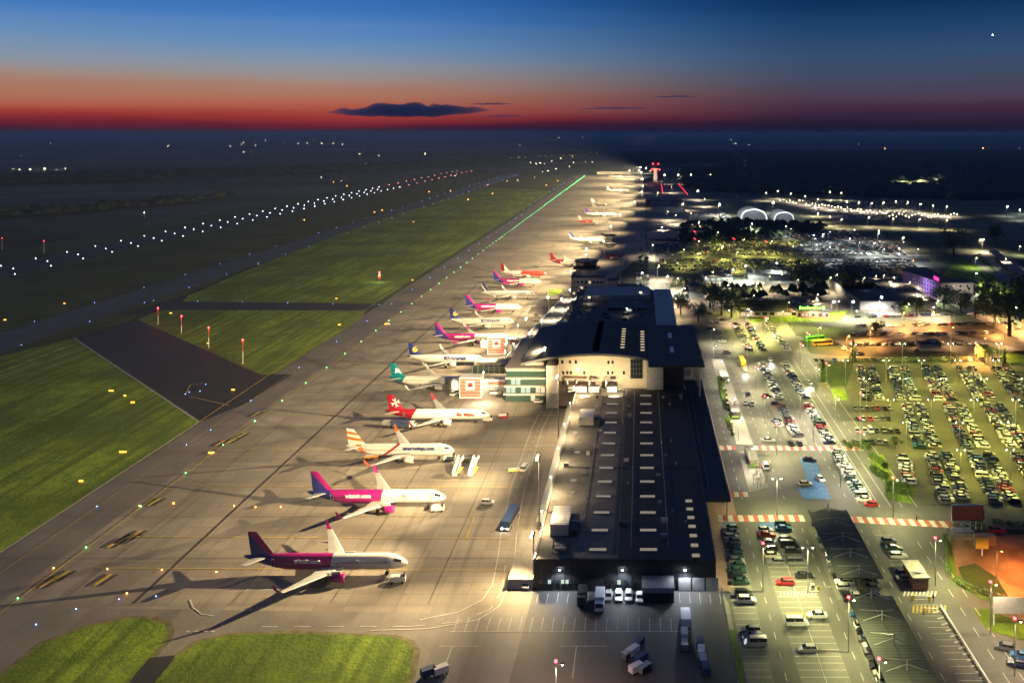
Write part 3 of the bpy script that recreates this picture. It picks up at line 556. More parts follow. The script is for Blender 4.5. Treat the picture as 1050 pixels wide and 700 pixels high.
# ---------------------------------------------------------------- aircraft
FONT = None
def text(s, size, m, parent, loc, rot, name='lettering', ext=.02, bold=.0):
    c = bpy.data.curves.new(name, 'FONT'); c.body = s; c.size = size; c.extrude = ext; c.align_x = 'CENTER'; c.align_y = 'CENTER'; c.offset = bold; c.resolution_u = 3
    f_ = bpy.data.objects.new(name, c); me = bpy.data.meshes.new_from_object(f_); bpy.data.objects.remove(f_); me.materials.clear(); me.materials.append(m)
    o = bpy.data.objects.new(name, me); C.objects.link(o); o.parent = parent; o.location = loc; o.rotation_euler = rot; return o
def livery(name, base, zones, rough=.3, win=None):
    n = nmat(name); sx = n.t.nodes.new('ShaderNodeSeparateXYZ'); n.L(n.tc, sx.inputs[0]); col = base
    for k, lo, hi, cc in zones:       # band lo < x + k z < hi
        v = n.math('ADD', sx.outputs[0], n.math('MULTIPLY', sx.outputs[2], k)); f = n.math('MULTIPLY', n.math('GREATER_THAN', v, lo), n.math('LESS_THAN', v, hi)); col = n.mix(f, col, cc)
    if win:
        f = n.math('MULTIPLY', n.math('LESS_THAN', n.math('FRACT', n.math('MULTIPLY', sx.outputs[0], 1 / .8)), .5), n.math('LESS_THAN', n.math('ABSOLUTE', n.math('SUBTRACT', sx.outputs[2], 4.15)), .17))
        f = n.math('MULTIPLY', f, n.math('LESS_THAN', n.math('ABSOLUTE', n.math('SUBTRACT', sx.outputs[0], win[0])), win[1])); col = n.mix(f, col, (.03, .03, .035))
    dirt = n.rng(n.noise(.6, 5), .3, .7, .92, 1.04)
    if isinstance(col, tuple): col = n.mix(0.0, col, col)
    return n.out(n.mix(1.0, col, dirt, 'MULTIPLY'), rough)
MAG = (.30, .01, .155); NAVY = (.025, .03, .20); RED = (.27, .006, .02); TEAL = (.0, .16, .20); PUR = (.10, .02, .30); DRED = (.22, .006, .02); W_ = (.6, .585, .56); DK = (.03, .03, .06); RB = (.015, .025, .16); YELL = (.75, .55, .05)
COCK = mat('cockpit_glass', (.01, .012, .015), .1, 0, 0); WINGM = mat('wing_grey', (.40, .40, .39), .4, 0, .08, .5); WINM = mat('cabin_window', (.03, .03, .035), .2, 0, 0)
wm_ = MB().box(-.13, .13, -.03, .03, -.19, .19, WINM).mesh('cabin_window')
wheel_ = MB().tube((0, -.22, 0), (0, .22, 0), .55, .55, RUB, 12).mesh('wheel')
PL = {}
def aircraft(label, nose, Lh, L, z_tail, fus, fin, eng, winglet, txt=None, rz=0, detail=1, emblem=None, fin_h=1.0, belly=None):
    """nose=(X) nose tip, Lh=Y, L=length"""
    t = thing('airliner', label, 'airliner', (nose - L / 2, Lh, 0), rz, 'airliners parked on the apron'); h = L / 2; zc = 3.75; r = 2.0; k = 20 if detail > 0 else 12
    st = [(h, .06, -.55), (h - .35, .5, -.48), (h - 1.0, .95, -.36), (h - 2.0, 1.4, -.2), (h - 3.5, 1.8, -.05), (h - 5.2, 1.98, 0), (h - 7, r, 0), (-h + .30 * L, r, 0), (-h + .25 * L, 1.93, .05), (-h + .18 * L, 1.62, .33), (-h + .11 * L, 1.18, .72), (-h + .05 * L, .72, 1.08), (-h + .012 * L, .36, 1.32), (-h, .16, 1.4)]
    rings = [[(x, rr * .985 * math.cos(a), zc + dz + rr * 1.04 * math.sin(a)) for a in (2 * math.pi * i / k for i in range(k))] for x, rr, dz in st]
    MB().loft(rings, fus).build('fuselage', t, smooth=True)
    # cockpit windows
    for s_ in (-1, 1):
        for j in range(3):
            a = R(58 - j * 13); a2 = R(58 - j * 13 - 11); x0 = h - 1.75 - j * .62
            def pt(x, an):
                rr = 1.35 + (h - 1.75 - x) * .30; return (x, s_ * rr * math.cos(an), zc - .22 + (h - 1.75 - x) * .09 + rr * math.sin(an))
            vs = [pt(x0 + .1, R(52)), pt(x0 - .48, R(50)), pt(x0 - .42, R(27)), pt(x0 + .2, R(24))]
            vs = [(x * 1.0 + .05, y * 1.05, zc + (z - zc) * 1.04 + .02) for x, y, z in vs]
            MB().add(vs, [(0, 1, 2, 3) if s_ > 0 else (3, 2, 1, 0)], COCK).build('cockpit_window', t)
    rx = h - .365 * L; sp = 17.9 if L > 36 else 14; cr = .155 * L
    for s_ in (-1, 1):
        def sec(x, y, z, c, th): return [(x, y, z), (x - .12 * c, y, z + th), (x - .45 * c, y, z + th * .9), (x - c, y, z + .02), (x - .45 * c, y, z - th * .55), (x - .12 * c, y, z - th * .6)]
        tipx = rx - .6 * sp * .98
        rg = [sec(rx + .3, s_ * 1.2, 2.7, cr + .6, .42), sec(rx - .6 * 5.2, s_ * 6.4, 3.15, cr * .62 + .3, .26), sec(rx - .6 * 11.5, s_ * 12.4, 3.75, cr * .42, .16), sec(tipx, s_ * sp, 4.35, 1.5, .09)]
        if s_ > 0: rg = rg[::-1]
        wg = MB().loft(rg, WINGM).build('wing', t, smooth=False)
        MB().loft([sec(tipx, s_ * sp, 4.35, 1.5, .06)[::1], sec(tipx - .9, s_ * (sp + .55), 5.2, 1.1, .05), sec(tipx - 1.9, s_ * (sp + .95), 6.75, .55, .03)][::(1 if s_ < 0 else -1)], winglet).build('winglet', wg)
        for j, yy in enumerate((4, 8.2, 12)): MB().loft([[(rx - .6 * yy - x + 0, s_ * yy + q * wdt, 2.75 + .048 * yy + v * wdt) for q, v in ((0, 1), (1, 0), (0, -1), (-1, 0))] for x, wdt in ((1.4, .05), (2.8, .22), (4.6, .05))], WINGM).build('flap_fairing', wg)
        ex = rx + 1.1 - 1.2; ey = s_ * 5.75; ez = 2.05; ri = [(0, .98), (.15, 1.12), (1.2, 1.2), (2.6, 1.08), (3.6, .8)]
        e_ = MB().loft([[(ex - d + 1.2, ey + q * math.cos(a), ez + q * math.sin(a)) for a in (2 * math.pi * i / 14 for i in range(14))] for d, q in ri], eng).build('engine', t, smooth=True)
        MB().tube((ex + 1.21, ey, ez), (ex + 1.235, ey, ez), .9, .9, GLASS, 14).build('engine_fan', e_); MB().tube((ex - 2.3, ey, ez), (ex - 3.3, ey, ez), .55, .2, DGREY, 10).build('engine_nozzle', e_)
        MB().box(ex - 2.6, ex + .1, ey - .18, ey + .18, ez + 1, ez + 1.7, WINGM).build('pylon', e_)
        # tailplane
        tx = -h + .115 * L + 1.2
        rg = [sec(tx + .6, s_ * .4, zc + 1.2, 4.2, .2), sec(tx - 3.3, s_ * 6.2, zc + 1.75, 1.5, .07)]
        MB().loft(rg if s_ < 0 else rg[::-1], WINGM).build('tailplane', t)
        gr = MB().tube((rx - 4.6, s_ * 3.8, .6), (rx - 4.6, s_ * 3.4, 2.8), .16, .2, GALV, 6).build('landing_gear', t)
        for q in (-.45, .45): link('wheel', wheel_, gr, (rx - 4.6, s_ * 3.8 + q, .67))
    gr = MB().tube((h - 5.6, 0, .5), (h - 5.6, 0, 2.2), .12, .14, GALV, 6).build('landing_gear', t)
    for q in (-.28, .28): link('wheel', wheel_, gr, (h - 5.6, q, .67))
    # fin
    f0 = -h + .17 * L + .8; ftop = zc + 1.9 + 6.1 * fin_h
    def vs_(x, z, c, th): return [(x, 0, z), (x - .2 * c, th, z), (x - .6 * c, th * .8, z), (x - c, 0, z), (x - .6 * c, -th * .8, z), (x - .2 * c, -th, z)]
    MB().loft([vs_(f0 + 3.0, zc + 1.3, 9.2, .12), vs_(f0 - .6, zc + 2.3, 6.0, .24), vs_(f0 - 5.1, ftop, 2.3, .1)], fin).build('tail_fin', t)
    if detail > 1:
        for s_ in (-1, 1):
            i = 0; x = h - 5.6
            while x > -h + .2 * L:
                link('cabin_window', wm_, t, (x, s_ * 1.965, 4.15)); x -= .82
        for x in (h - 4.6, -h + .19 * L, rx + 3.2): 
            q = MB()
            rr = 1.985 if x > -h + .25 * L else 1.7
            for (a0, a1, c0, c1) in ((-.42, -.36, 3.1, 5.0), (.36, .42, 3.1, 5.0), (-.42, .42, 4.95, 5.0)): q.box(x + a0, x + a1, -rr - .0, -rr + .25, c0, c1, GALV)
            q.build('door', t)
    if txt:
        s, sz, mt, xo, zo = txt; text(s, sz, mt, t, (h - xo, -2.06, zo), (R(90), 0, 0), bold=.07)
    if emblem:
        m_, kind = emblem
        q = MB()
        if kind == 'disc': q.tube((0, -.3, 0), (0, -.27, 0), 1.35, 1.35, m_, 14); q.box(-.25, 1.3, -.34, -.31, .3, .9, fin); q.box(-1.0, .2, -.34, -.31, -.7, -.2, fin)
        elif kind == 'cross': 
            for a in range(4): c_, s2 = math.cos(a * math.pi / 2 + .4), math.sin(a * math.pi / 2 + .4); q.add([(0, -.3, 0), (2 * c_ - .8 * s2, -.3, 2 * s2 + .8 * c_), (1.4 * c_, -.3, 1.4 * s2), (2 * c_ + .8 * s2, -.3, 2 * s2 - .8 * c_)], [(0, 1, 2), (0, 2, 3)], m_)
        elif kind == 'swoosh': q.add([(-1.2, -.3, -1.4), (0, -.3, 0), (-.9, -.3, 1.2), (.7, -.3, .5), (1.8, -.3, -1.5), (.4, -.3, -.7)], [(0, 1, 2), (1, 3, 2), (1, 5, 3), (5, 4, 3), (0, 5, 1)], m_)
        q.build('tail_emblem', t, (f0 - 3.7, 0, zc + 4.7))
    return t
def wizz(tag_, L, win=None):
    h = L / 2; f0 = -h + .17 * L + .8
    fus = livery('fuselage_magenta_' + tag_, W_, [(-.10, -h - 9, h * .07, MAG), (.75, -h - 9, -h * .58 + 2.4, NAVY)], .3, win)
    fin = livery('tail_magenta_' + tag_, NAVY, [(.9, f0 + 3.2, h + 60, MAG)], .35)
    return fus, fin, mat('engine_magenta', (.32, .01, .16), .3, 0, .05), mat('winglet_magenta', (.42, .015, .20), .35, 0, .05)
A = wizz('long', 44.5); A1 = wizz('long_far', 44.5, (3, 16)); A2 = wizz('short', 37.6, (2, 13)); WT = mat('white_lettering', (.8, .8, .8), .4, 0, 0); NT = mat('navy_lettering', (.02, .03, .16), .4, 0, 0); RT = mat('red_lettering', (.28, .01, .02), .4, 0, 0)
WENG = mat('engine_white', (.55, .54, .52), .3, 0, .05)
aircraft('nearest airliner, magenta rear half and white nose, its side in shadow', -63.2, 241, 44.5, 0, A[0], A[1], A[2], A[3], ('wizzair.com', 1.5, WT, 26.6, 4.6), detail=2)
aircraft('second airliner from the camera, magenta rear half brightly lit, blue and pink tail', -62.2, 284, 44.5, 0, A[0], A[1], A[2], A[3], ('wizzair.com', 1.7, WT, 27.6, 4.6), detail=2)
sw = livery('fuselage_striped', W_, [(.9, -26, -9.2, (.7, .18, .03)), (.9, -26, -11.2, W_), (-1.4, -9.2, -7.9, RED)], .3)
swf = livery('tail_striped', NAVY, [(6, 0, 50, W_), (6, 38, 43, (.7, .15, .02)), (6, 26, 32, (.7, .15, .02))], .3)
aircraft('white airliner with orange striped tail and swept orange belly line, stairs at its nose', -68.4, 326, 40, 0, sw, swf, WENG, mat('winglet_orange', (.6, .1, .03), .4), ('smartwings.com', 1.75, NT, 12.6, 4.75), detail=2)
rd = livery('fuselage_red_tail', W_, [(-.6, -30, -12, RED)], .3); rdf = livery('tail_red', RED, [], .35)
aircraft('white airliner with dark red rear fuselage and tail, being fuelled from a dark truck', -62.3, 367, 43.5, 0, rd, rdf, WENG, mat('winglet_red', (.4, .02, .03), .4), ('Air Malta', 2.0, RT, 9.8, 4.1), detail=2, emblem=(WT, 'cross'))
te = livery('fuselage_white_teal', W_, [(-.6, -30, -15.5, TEAL)], .3, (2, 14)); tef = livery('tail_teal', TEAL, [], .35)
aircraft('white airliner with teal tail bearing a white figure, behind the nearer red tower', -78.5, 417, 39.5, 0, te, tef, WENG, WENG, None, emblem=(WT, 'swoosh'))
ry = livery('fuselage_white_blue', W_, [(2.2, -60, -7.0, RB)], .3, (2, 14)); ryf = livery('tail_navy', RB, [], .35)
ET = mat('yellow_emblem', (.75, .55, .05), .4, 0, 0)
aircraft('white airliner with navy tail carrying a yellow emblem, at the glass bridge', -80.5, 457, 39.5, 0, ry, ryf, WENG, WENG, ('RYANAIR', 2.8, NT, 14.5, 4.4), emblem=(ET, 'disc'))
aircraft('magenta and white airliner behind the farther red tower, pink-edged tail', -74, 505, 44.5, 0, A1[0], A1[1], A1[2], A1[3], ('wizzair.com', 1.9, WT, 27, 4.5))
aircraft('white airliner with navy and yellow tail, between two magenta ones', -78.2, 547, 40, 0, ry, ryf, WENG, WENG, ('RYANAIR', 2.8, NT, 14, 4.4), emblem=(ET, 'disc'))
aircraft('shorter magenta and white airliner, its nose at the white stair unit', -79.6, 593, 37.6, 0, A2[0], A2[1], A2[2], A2[3], ('wizzair.com', 1.9, WT, 22, 4.5))
lo = livery('fuselage_white_plain', W_, [(.5, -30, -15, W_)], .3, (2, 14)); lof = livery('tail_dark_blue', (.03, .04, .12), [(.7, -13, -11.5, W_)], .35)
aircraft('plain white airliner with a dark tail and large dark lettering by the nose', -76, 641, 39.5, 0, lo, lof, WENG, WENG, ('LOT', 3.0, NT, 9.5, 4.2))
aircraft('magenta and white airliner next beyond the plain white one', -78, 695, 37.6, 0, A2[0], A2[1], A2[2], A2[3], ('wizzair.com', 1.9, WT, 22, 4.5))
rf = livery('fuselage_red_front', W_, [(-.4, -3.5, 30, (.6, .04, .03))], .3); rff = livery('tail_white_red', W_, [(.1, -18, -15, RED)], .35)
aircraft('airliner with a bright red front fuselage and white tail', -78.2, 734, 37.6, 0, rf, rff, WENG, mat('winglet_red', (.4, .02, .03), .4), None)
dr = livery('fuselage_dark_red', W_, [(-.5, -30, -9, DRED)], .3); drf = livery('tail_dark_red', DRED, [], .35)
aircraft('airliner with a dark red tail half hidden behind the old control tower', -44, 800, 38, 0, dr, drf, WENG, WENG, None)
aircraft('white airliner with a black tail alone on the middle of the far apron', -40.5, 968, 37.6, 0, lo, lof, WENG, WENG, None, detail=0)
wr = livery('fuselage_red_rear', W_, [(-.4, -30, -2, (.6, .05, .04))], .3); wrf = livery('tail_white', W_, [], .35)
aircraft('far airliner with a red rear fuselage and white tail', -42.5, 1160, 40, 0, wr, wrf, WENG, WENG, None, detail=0)
pp = livery('tail_purple', PUR, [], .35)
aircraft('far white airliner with a purple tail', -35, 1270, 46, 0, lo, pp, WENG, WENG, None, detail=0)
aircraft('far airliner with a cream tail, just beyond the purple-tailed one', -34, 1372, 42, 0, lo, wrf, WENG, WENG, None, detail=0)
aircraft('far airliner with a dark fuselage in a row of parked jets', -42, 1460, 40, 0, livery('fuselage_dark', (.2, .18, .16), [], .4), wrf, WENG, WENG, None, detail=0)
aircraft('white jet in the farthest pair, the nearer one', -24, 1790, 46, 0, lo, wrf, WENG, WENG, None, detail=0)
aircraft('white jet in the farthest pair, the farther one', -26, 1900, 44, 0, lo, wrf, WENG, WENG, None, detail=0)
aircraft('dark-tailed jet parked at the very end of the apron', -45, 2330, 44, 0, lo, lof, WENG, WENG, None, R(20), detail=0)
for i, (x, y, a, lb) in enumerate(((-25, 1010, .5, 'small dark jet parked beside the far apron masts'), (-22, 930, .3, 'small grey jet parked at the edge of the far apron'), (-14, 840, 2.9, 'small dark red jet parked nose outwards by the far apron edge'))):
    t = aircraft(lb, x, y, 22, 0, livery('small_jet_%d' % i, [(.15, .15, .17), (.35, .35, .35), DRED][i], [], .4), lof, WENG, WENG, None, a, detail=0, fin_h=.4); t.scale = (.8, .62, .8)
# ---------------------------------------------------------------- cars
COLS = {'white': (.72, .71, .68), 'silver': (.42, .42, .42), 'grey': (.16, .16, .17), 'black': (.015, .015, .018), 'dark blue': (.02, .03, .09), 'red': (.32, .02, .02), 'blue': (.03, .12, .28), 'dark green': (.02, .06, .04), 'beige': (.4, .34, .24), 'yellow': (.6, .42, .04)}
CM = {k: mat('paint_' + k.replace(' ', '_'), v, .28, .25 if k in ('silver', 'grey') else 0, .03, spec=.6) for k, v in COLS.items()}
CW = ['white'] * 4 + ['silver'] * 3 + ['grey'] * 5 + ['black'] * 6 + ['dark blue'] * 2 + ['red'] * 1 + ['blue', 'dark green', 'beige']
SH = {  # side outlines: body profile, glasshouse (x0 front base, x1 front top, x2 rear top, x3 rear base), belt, roof, width, length
    'hatchback': (4.1, 1.74, .92, 1.46, 1.15, .35, -1.45, -1.9), 'saloon': (4.6, 1.8, .92, 1.43, 1.1, .35, -1.0, -1.65), 'estate': (4.65, 1.8, .93, 1.47, 1.1, .4, -1.85, -2.15), 'off-roader': (4.5, 1.88, 1.05, 1.68, 1.15, .5, -1.7, -2.05), 'van': (5.1, 1.95, 1.15, 1.98, 1.75, 1.2, -2.3, -2.45)}
tailm = mat('tail_lamp', (.35, .01, .01), .3, 0, 0); headm = mat('head_lamp', (.7, .7, .7), .15, 0, 0)
carmesh = {}
def carparts(kind, col):
    if (kind, col) in carmesh: return carmesh[kind, col]
    L, Wd, zb, zr, a, b_, c_, d = SH[kind]; h = L / 2; hw = Wd / 2; m = CM[col]
    side = [(h, .32), (h + .02, .6), (h - .12, .74), (a + .15, zb), (a - .1, zb), (d + .05, zb), (-h + .05, zb - .06), (-h, .6), (-h + .05, .32), (-h + .5, .22), (h - .4, .22)]
    def ring(y, s): return [(x * (1 - .03 * s), y, z + (0 if z < .5 else -.05 * s)) for x, z in side]
    B = MB(); B.loft([ring(-hw, 1), ring(-hw + .12, 0), ring(hw - .12, 0), ring(hw, 1)], m)
    gh = [(a, zb - .02), (b_, zr - .04), (c_, zr - .04), (d, zb - .02)]; wi = .84
    rf = [(x, s * hw * .76, z) for s in (-1, 1) for x, z in ((b_ - .05, zr - .05), (c_ + .05, zr - .05))]
    B.add([(b_ + .05, -hw * .76, zr - .05), (c_ - .02, -hw * .76, zr - .05), (c_ - .02, hw * .76, zr - .05), (b_ + .05, hw * .76, zr - .05), (b_ - .15, -hw * .68, zr + .02), (c_ + .15, -hw * .68, zr + .02), (c_ + .15, hw * .68, zr + .02), (b_ - .15, hw * .68, zr + .02)], [(0, 4, 7, 3), (1, 2, 6, 5), (0, 1, 5, 4), (3, 7, 6, 2), (4, 5, 6, 7), (0, 3, 2, 1)], m)
    for xp in (a - (a - b_) * .5, (b_ + c_) / 2): 
        for s in (-1, 1): B.box(xp - .04, xp + .04, s * hw * .86 - .05, s * hw * .86 + .05, zb - .05, (zb + zr) / 2 + (.1), m)
    GL = MB(); GL.add([(a, -hw * .9, zb - .02), (b_, -hw * .76, zr - .05), (c_, -hw * .76, zr - .05), (d, -hw * .9, zb - .02), (a, hw * .9, zb - .02), (b_, hw * .76, zr - .05), (c_, hw * .76, zr - .05), (d, hw * .9, zb - .02)], [(0, 1, 2, 3), (7, 6, 5, 4), (0, 4, 5, 1), (2, 6, 7, 3), (1, 5, 6, 2)], GLASS)
    WH = MB().tube((0, -.1, 0), (0, .1, 0), .32, .32, RUB, 12); WH.tube((0, -.105, 0), (0, .105, 0), .18, .18, GALV, 8)
    HL = MB().box(-.04, .04, -.2, .2, -.07, .07, headm); TL = MB().box(-.03, .03, -.17, .17, -.09, .09, tailm)
    r = dict(body=B.mesh('body'), glass=GL.mesh('windows'), wheel=WH.mesh('wheel'), head=HL.mesh('headlight'), tail=TL.mesh('taillight'), B=B, GL=GL, dims=(h, hw, zb))
    carmesh[kind, col] = r; return r
def place_car(kind, col, x, y, rz, label, group, lod):
    r = carparts(kind, col); h, hw, zb = r['dims']; t = link('parked_car', r['body'], None, (x, y, .22), rz); tag(t, label, 'car', group); t.scale = (1.09, 1.06, 1.06)
    link('windows', r['glass'], t)
    if lod < 2:
        for sx in (-.62, .64):
            for sy in (-1, 1): link('wheel', r['wheel'], t, (h * sx, sy * (hw - .09), .1))
    if lod < 1:
        for sy in (-1, 1): link('headlight', r['head'], t, (h - .02, sy * hw * .68, .64)); link('taillight', r['tail'], t, (-h + .01, sy * hw * .74, .72))
    return t
SPEC = []
def row(where, x0, y0, x1, y1, n, ang=0, miss=.0, step=None, cols=None):
    i = 0
    for k in range(n):
        if rnd.random() < miss: continue
        t = k / max(1, n - 1); col = rnd.choice(cols or CW); kd = rnd.choice(['hatchback', 'hatchback', 'saloon', 'estate', 'off-roader', 'saloon'] + (['van'] if rnd.random() < .25 else []))
        SPEC.append([y0 + (y1 - y0) * t + rnd.uniform(-.12, .12), x0 + (x1 - x0) * t + rnd.uniform(-.35, .35), kd, col, ang + (math.pi if rnd.random() < .5 else 0) + rnd.gauss(0, .02), where, i]); i += 1
def one(x, y, kd, col, ang, label): SPEC.append([y, x, kd, col, ang, label, None])
row("the column beside the terminal's long wall", 26.4, 236, 27, 268, 12, 0, 0, cols=['grey', 'silver', 'white', 'black', 'dark green', 'silver', 'grey', 'black'])
one(26.6, 229.6, 'off-roader', 'black', 0, 'black off-roader beside a white car, just below the long column at the terminal wall'); one(27, 226.6, 'off-roader', 'white', 0, 'white off-roader just below the long column of cars at the terminal wall')
for i, (yy, cc, kk) in enumerate(((213, 'grey', 'estate'), (210.2, 'dark blue', 'estate'), (207.6, 'silver', 'van'))): one(26.4 + i * .25, yy, kk, cc, math.pi, ['grey estate, farthest of three cars standing apart below the terminal column', 'dark blue estate in the middle of three cars standing apart', 'silver van, nearest of three cars standing apart below the terminal column'][i])
row('the small double row, left half', 37.4, 247, 37.4, 258, 4); one(37.3, 263.5, 'saloon', 'red', 0, 'dark red saloon with pale roof beside the blue bay'); one(37.4, 266.6, 'hatchback', 'white', 0, 'white hatchback next to the blue bay behind a red saloon')
row('the small double row, right half', 43.1, 246.5, 43.1, 260, 5, 0, .12); one(43.0, 267.8, 'saloon', 'blue', 0, 'bright blue saloon beside the painted blue bay'); one(43.2, 270.6, 'estate', 'dark green', 0, 'dark green estate behind the bright blue saloon')
one(44, 239.2, 'saloon', 'black', 0, 'black saloon alone behind the brightly lit ticket island'); one(38.3, 235.6, 'estate', 'red', math.pi, 'dark red estate alone beside the brightly lit ticket island')
one(38, 216.2, 'van', 'white', 0, 'white van parked nose to tail with a white saloon by hatched lines'); one(43.6, 219.6, 'saloon', 'white', math.pi, 'white saloon parked at the end of the yellow hatched lines'); one(38.6, 205.2, 'hatchback', 'silver', math.pi, 'silver hatchback with black bonnet alone in the empty bays')
row('the bays under the left edge of the far carport', 54, 233, 54.2, 271, 14, 0, .1); row('the bays under the right edge of the far carport', 60.5, 233, 60.8, 271, 14, 0, .05)
for i in range(4): one(52.8 + i * 2.6, 228.8, rnd.choice(['saloon', 'off-roader']), ['black', 'silver', 'black', 'dark blue'][i], math.pi / 2, ['black', 'silver', 'second black', 'dark blue'][i] + ' car parked end-on under the near end of the far carport')
row('the bays under the left edge of the near carport', 53.6, 180, 54, 220, 16, 0, .12)
for i, (yy, cc, kk) in enumerate(((250.5, 'silver', 'estate'), (255, 'dark green', 'saloon'), (259.5, 'grey', 'hatchback'))): one(72.4 + rnd.uniform(-.4, .4), yy, kk, cc, 0, f'{cc} {kk} in the narrow strip of bays beyond the ticket kiosk')
one(71.2, 240.5, 'hatchback', 'dark blue', 0, 'dark blue hatchback tucked behind the brick kiosk'); one(70.9, 237.6, 'saloon', 'grey', 0, 'grey saloon tucked against the brick kiosk')
row('the long avenue column, before the second crossing', 72.8, 289, 72.9, 332, 17, 0, .02, cols=['white', 'silver', 'silver', 'grey', 'white', 'dark green', 'black']); row('the long avenue column, past the second crossing', 73, 342, 73.2, 389, 19, 0, .03)
row('the short column across from the bus stop islands', 61.6, 350, 61.5, 387, 15); row('the pair of bays beside the short column by the bus stops', 56.3, 362, 56.3, 368, 3)
one(57.6, 340.5, 'saloon', 'black', math.pi / 2, 'left one of two black cars standing end-on at the second crossing'); one(61, 340.7, 'saloon', 'black', math.pi / 2, 'right one of two black cars standing end-on at the second crossing')
row('the left of two columns north of the cross road', 62.5, 400, 62.5, 459, 21, 0, .04); row('the right of two columns north of the cross road', 74, 400, 74, 459, 22, 0, .04)
row('the first column of the far small lot', 59.5, 488, 59.6, 555, 24, 0, .05); row('the second column of the far small lot', 67.2, 488, 67, 555, 24, 0, .05); row('the third column of the far small lot', 80.5, 488, 79.5, 558, 25, 0, .05, cols=['white', 'silver', 'beige', 'silver', 'grey'])
for i, (px_, py_) in enumerate(((728, 338), (735, 332), (742, 341), (729, 330), (741, 329), (736, 345), (727, 322), (741, 351))): x, y = G(px_, py_); one(x, y, 'saloon', rnd.choice(['black', 'grey', 'silver']), rnd.choice([0, 1.57]), 'car in the loose group at the far corner of the terminal, ' + ORD[i] + ' counted from the roof')
for q, (y_, xa) in enumerate(((342, 84), (355.5, 87), (370, 90.5), (384.5, 92.5))):
    row(f'the {ORD[q]} cross row at the lot corner', xa, y_, xa + 15.5, y_ + .3, 7, math.pi / 2, .05)
def block(nm, yb, yt, cs, single=()):
    for j, c0 in enumerate(cs):
        for s, sn in ((-1, 'left'), (1, 'right')):
            n = int((yt - yb) / 2.42); row(f'the {ORD[j] if j else "first"} long-stay double column, {sn} half, {nm} block', c0 + s * 2.95, yb + (s > 0) * .5, c0 + s * 2.95 + .2 * (yt - yb), yt + (s > 0) * .5, n, -.19, .03)
block('near', 287, 329, (102, 117.8, 134)); row('the lone column inside the green verge', 92, 303, 96.5, 327, 9, -.19)
block('middle', 337, 389, (109, 127, 143.8, 161)); block('far', 397, 451, (104, 119.8, 136.5, 154.3, 172))
row('the hedge row at the back of the long stay lot', 92, 466, 190, 468, 30, math.pi / 2, .2); row('the second row in the orange-lit north lot', 120, 500, 195, 503, 22, .5, .2); row('the third row in the orange-lit north lot', 125, 524, 210, 530, 24, .6, .2); row('the fourth row in the orange-lit north lot', 130, 548, 230, 556, 26, .6, .15); row('the roadside row of the north lot', 140, 575, 250, 590, 28, .3, .1)
row('the diagonal column by the parked buses', 118, 478, 104, 520, 16, .4, .05); one(85, 199.5, 'saloon', 'dark blue', 2.8, 'dark blue saloon, nearest of three by the striped island'); one(87, 202.5, 'estate', 'blue', 2.8, 'blue estate, middle of three by the striped island'); one(84.5, 206, 'hatchback', 'grey', 2.8, 'grey hatchback, farthest of three by the striped island')
# moving traffic and cars in the yard
for px_, py_, kd, col, a, lb in ((785, 480, 'van', 'white', 1.6, 'white taxi van waiting beside the bus stop island'), (767, 405, 'hatchback', 'dark blue', 1.6, 'dark blue hatchback with lights on at the drop-off lanes'), (764, 414, 'saloon', 'white', 1.6, 'white saloon by the drop-off lanes, doors to the kerb'), (771, 415, 'saloon', 'silver', 1.6, 'silver saloon next to a white one in the drop-off lanes'),
        (786, 407, 'saloon', 'black', 0, 'black saloon crossing the drop-off lanes'), (795, 415, 'saloon', 'black', 0, 'second black saloon turning off the drop-off lanes'), (830, 394, 'hatchback', 'white', -1.3, 'white hatchback with headlights on coming down the access avenue'), (790, 370, 'hatchback', 'white', -1.57, 'white hatchback with headlights on between the far car columns'),
        (764, 380, 'saloon', 'white', -1.57, 'white saloon with headlights on in the bright approach lane'), (841, 493, 'hatchback', 'white', -1.3, 'white hatchback at the turn beside the long column'), (893, 519, 'hatchback', 'red', 3.1, 'red hatchback turning on the lot road'), (1022, 546, 'off-roader', 'red', 0, 'red off-roader by the hedge at the building site'),
        (788, 453, 'saloon', 'silver', 0, 'silver saloon stopped by the second crossing'), (745, 362, 'saloon', 'silver', 0, 'silver saloon at the corner by the flat roof'), (826, 498, 'hatchback', 'beige', 0, 'beige hatchback among the red and white posts'), (830, 473, 'saloon', 'black', 0, 'black saloon parked on the blue bays')):
    x, y = G(px_, py_); one(x, y, kd, col, a, lb)
for i, (x, col, kd) in enumerate(((-8.3, 'silver', 'hatchback'), (-5.7, 'white', 'estate'), (-3.1, 'silver', 'estate'), (-.3, 'white', 'hatchback'))): one(x, 228.6 - (i == 3) * .8, kd, col, -math.pi / 2, f'{col} {kd} parked nose-out against the dark hall wall')
for px_, py_, kd, col, a, lb in ((540, 602, 'hatchback', 'silver', 1.5, 'silver hatchback beside the corner of the dark hall'), (538, 482, 'van', 'white', 1.4, 'white van on the stand road beside a yellow cart'), (500, 517, 'hatchback', 'white', 0, 'white hatchback alone on the apron concrete'), (552, 413, 'hatchback', 'white', 0, 'white hatchback parked under the glass wing'), (573, 415, 'hatchback', 'grey', 1.3, 'grey hatchback at the foot of the beige stair tower'), (508, 404, 'van', 'white', .2, 'white service van near the red tower'), (466, 405, 'van', 'white', 1.2, 'white service van in front of the red tower')):
    x, y = G(px_, py_); one(x, y, kd, col, a, lb)
SPEC.sort(key=lambda s: s[0]); NI = 292
WORDC = {'white': 'white', 'silver': 'silver'}
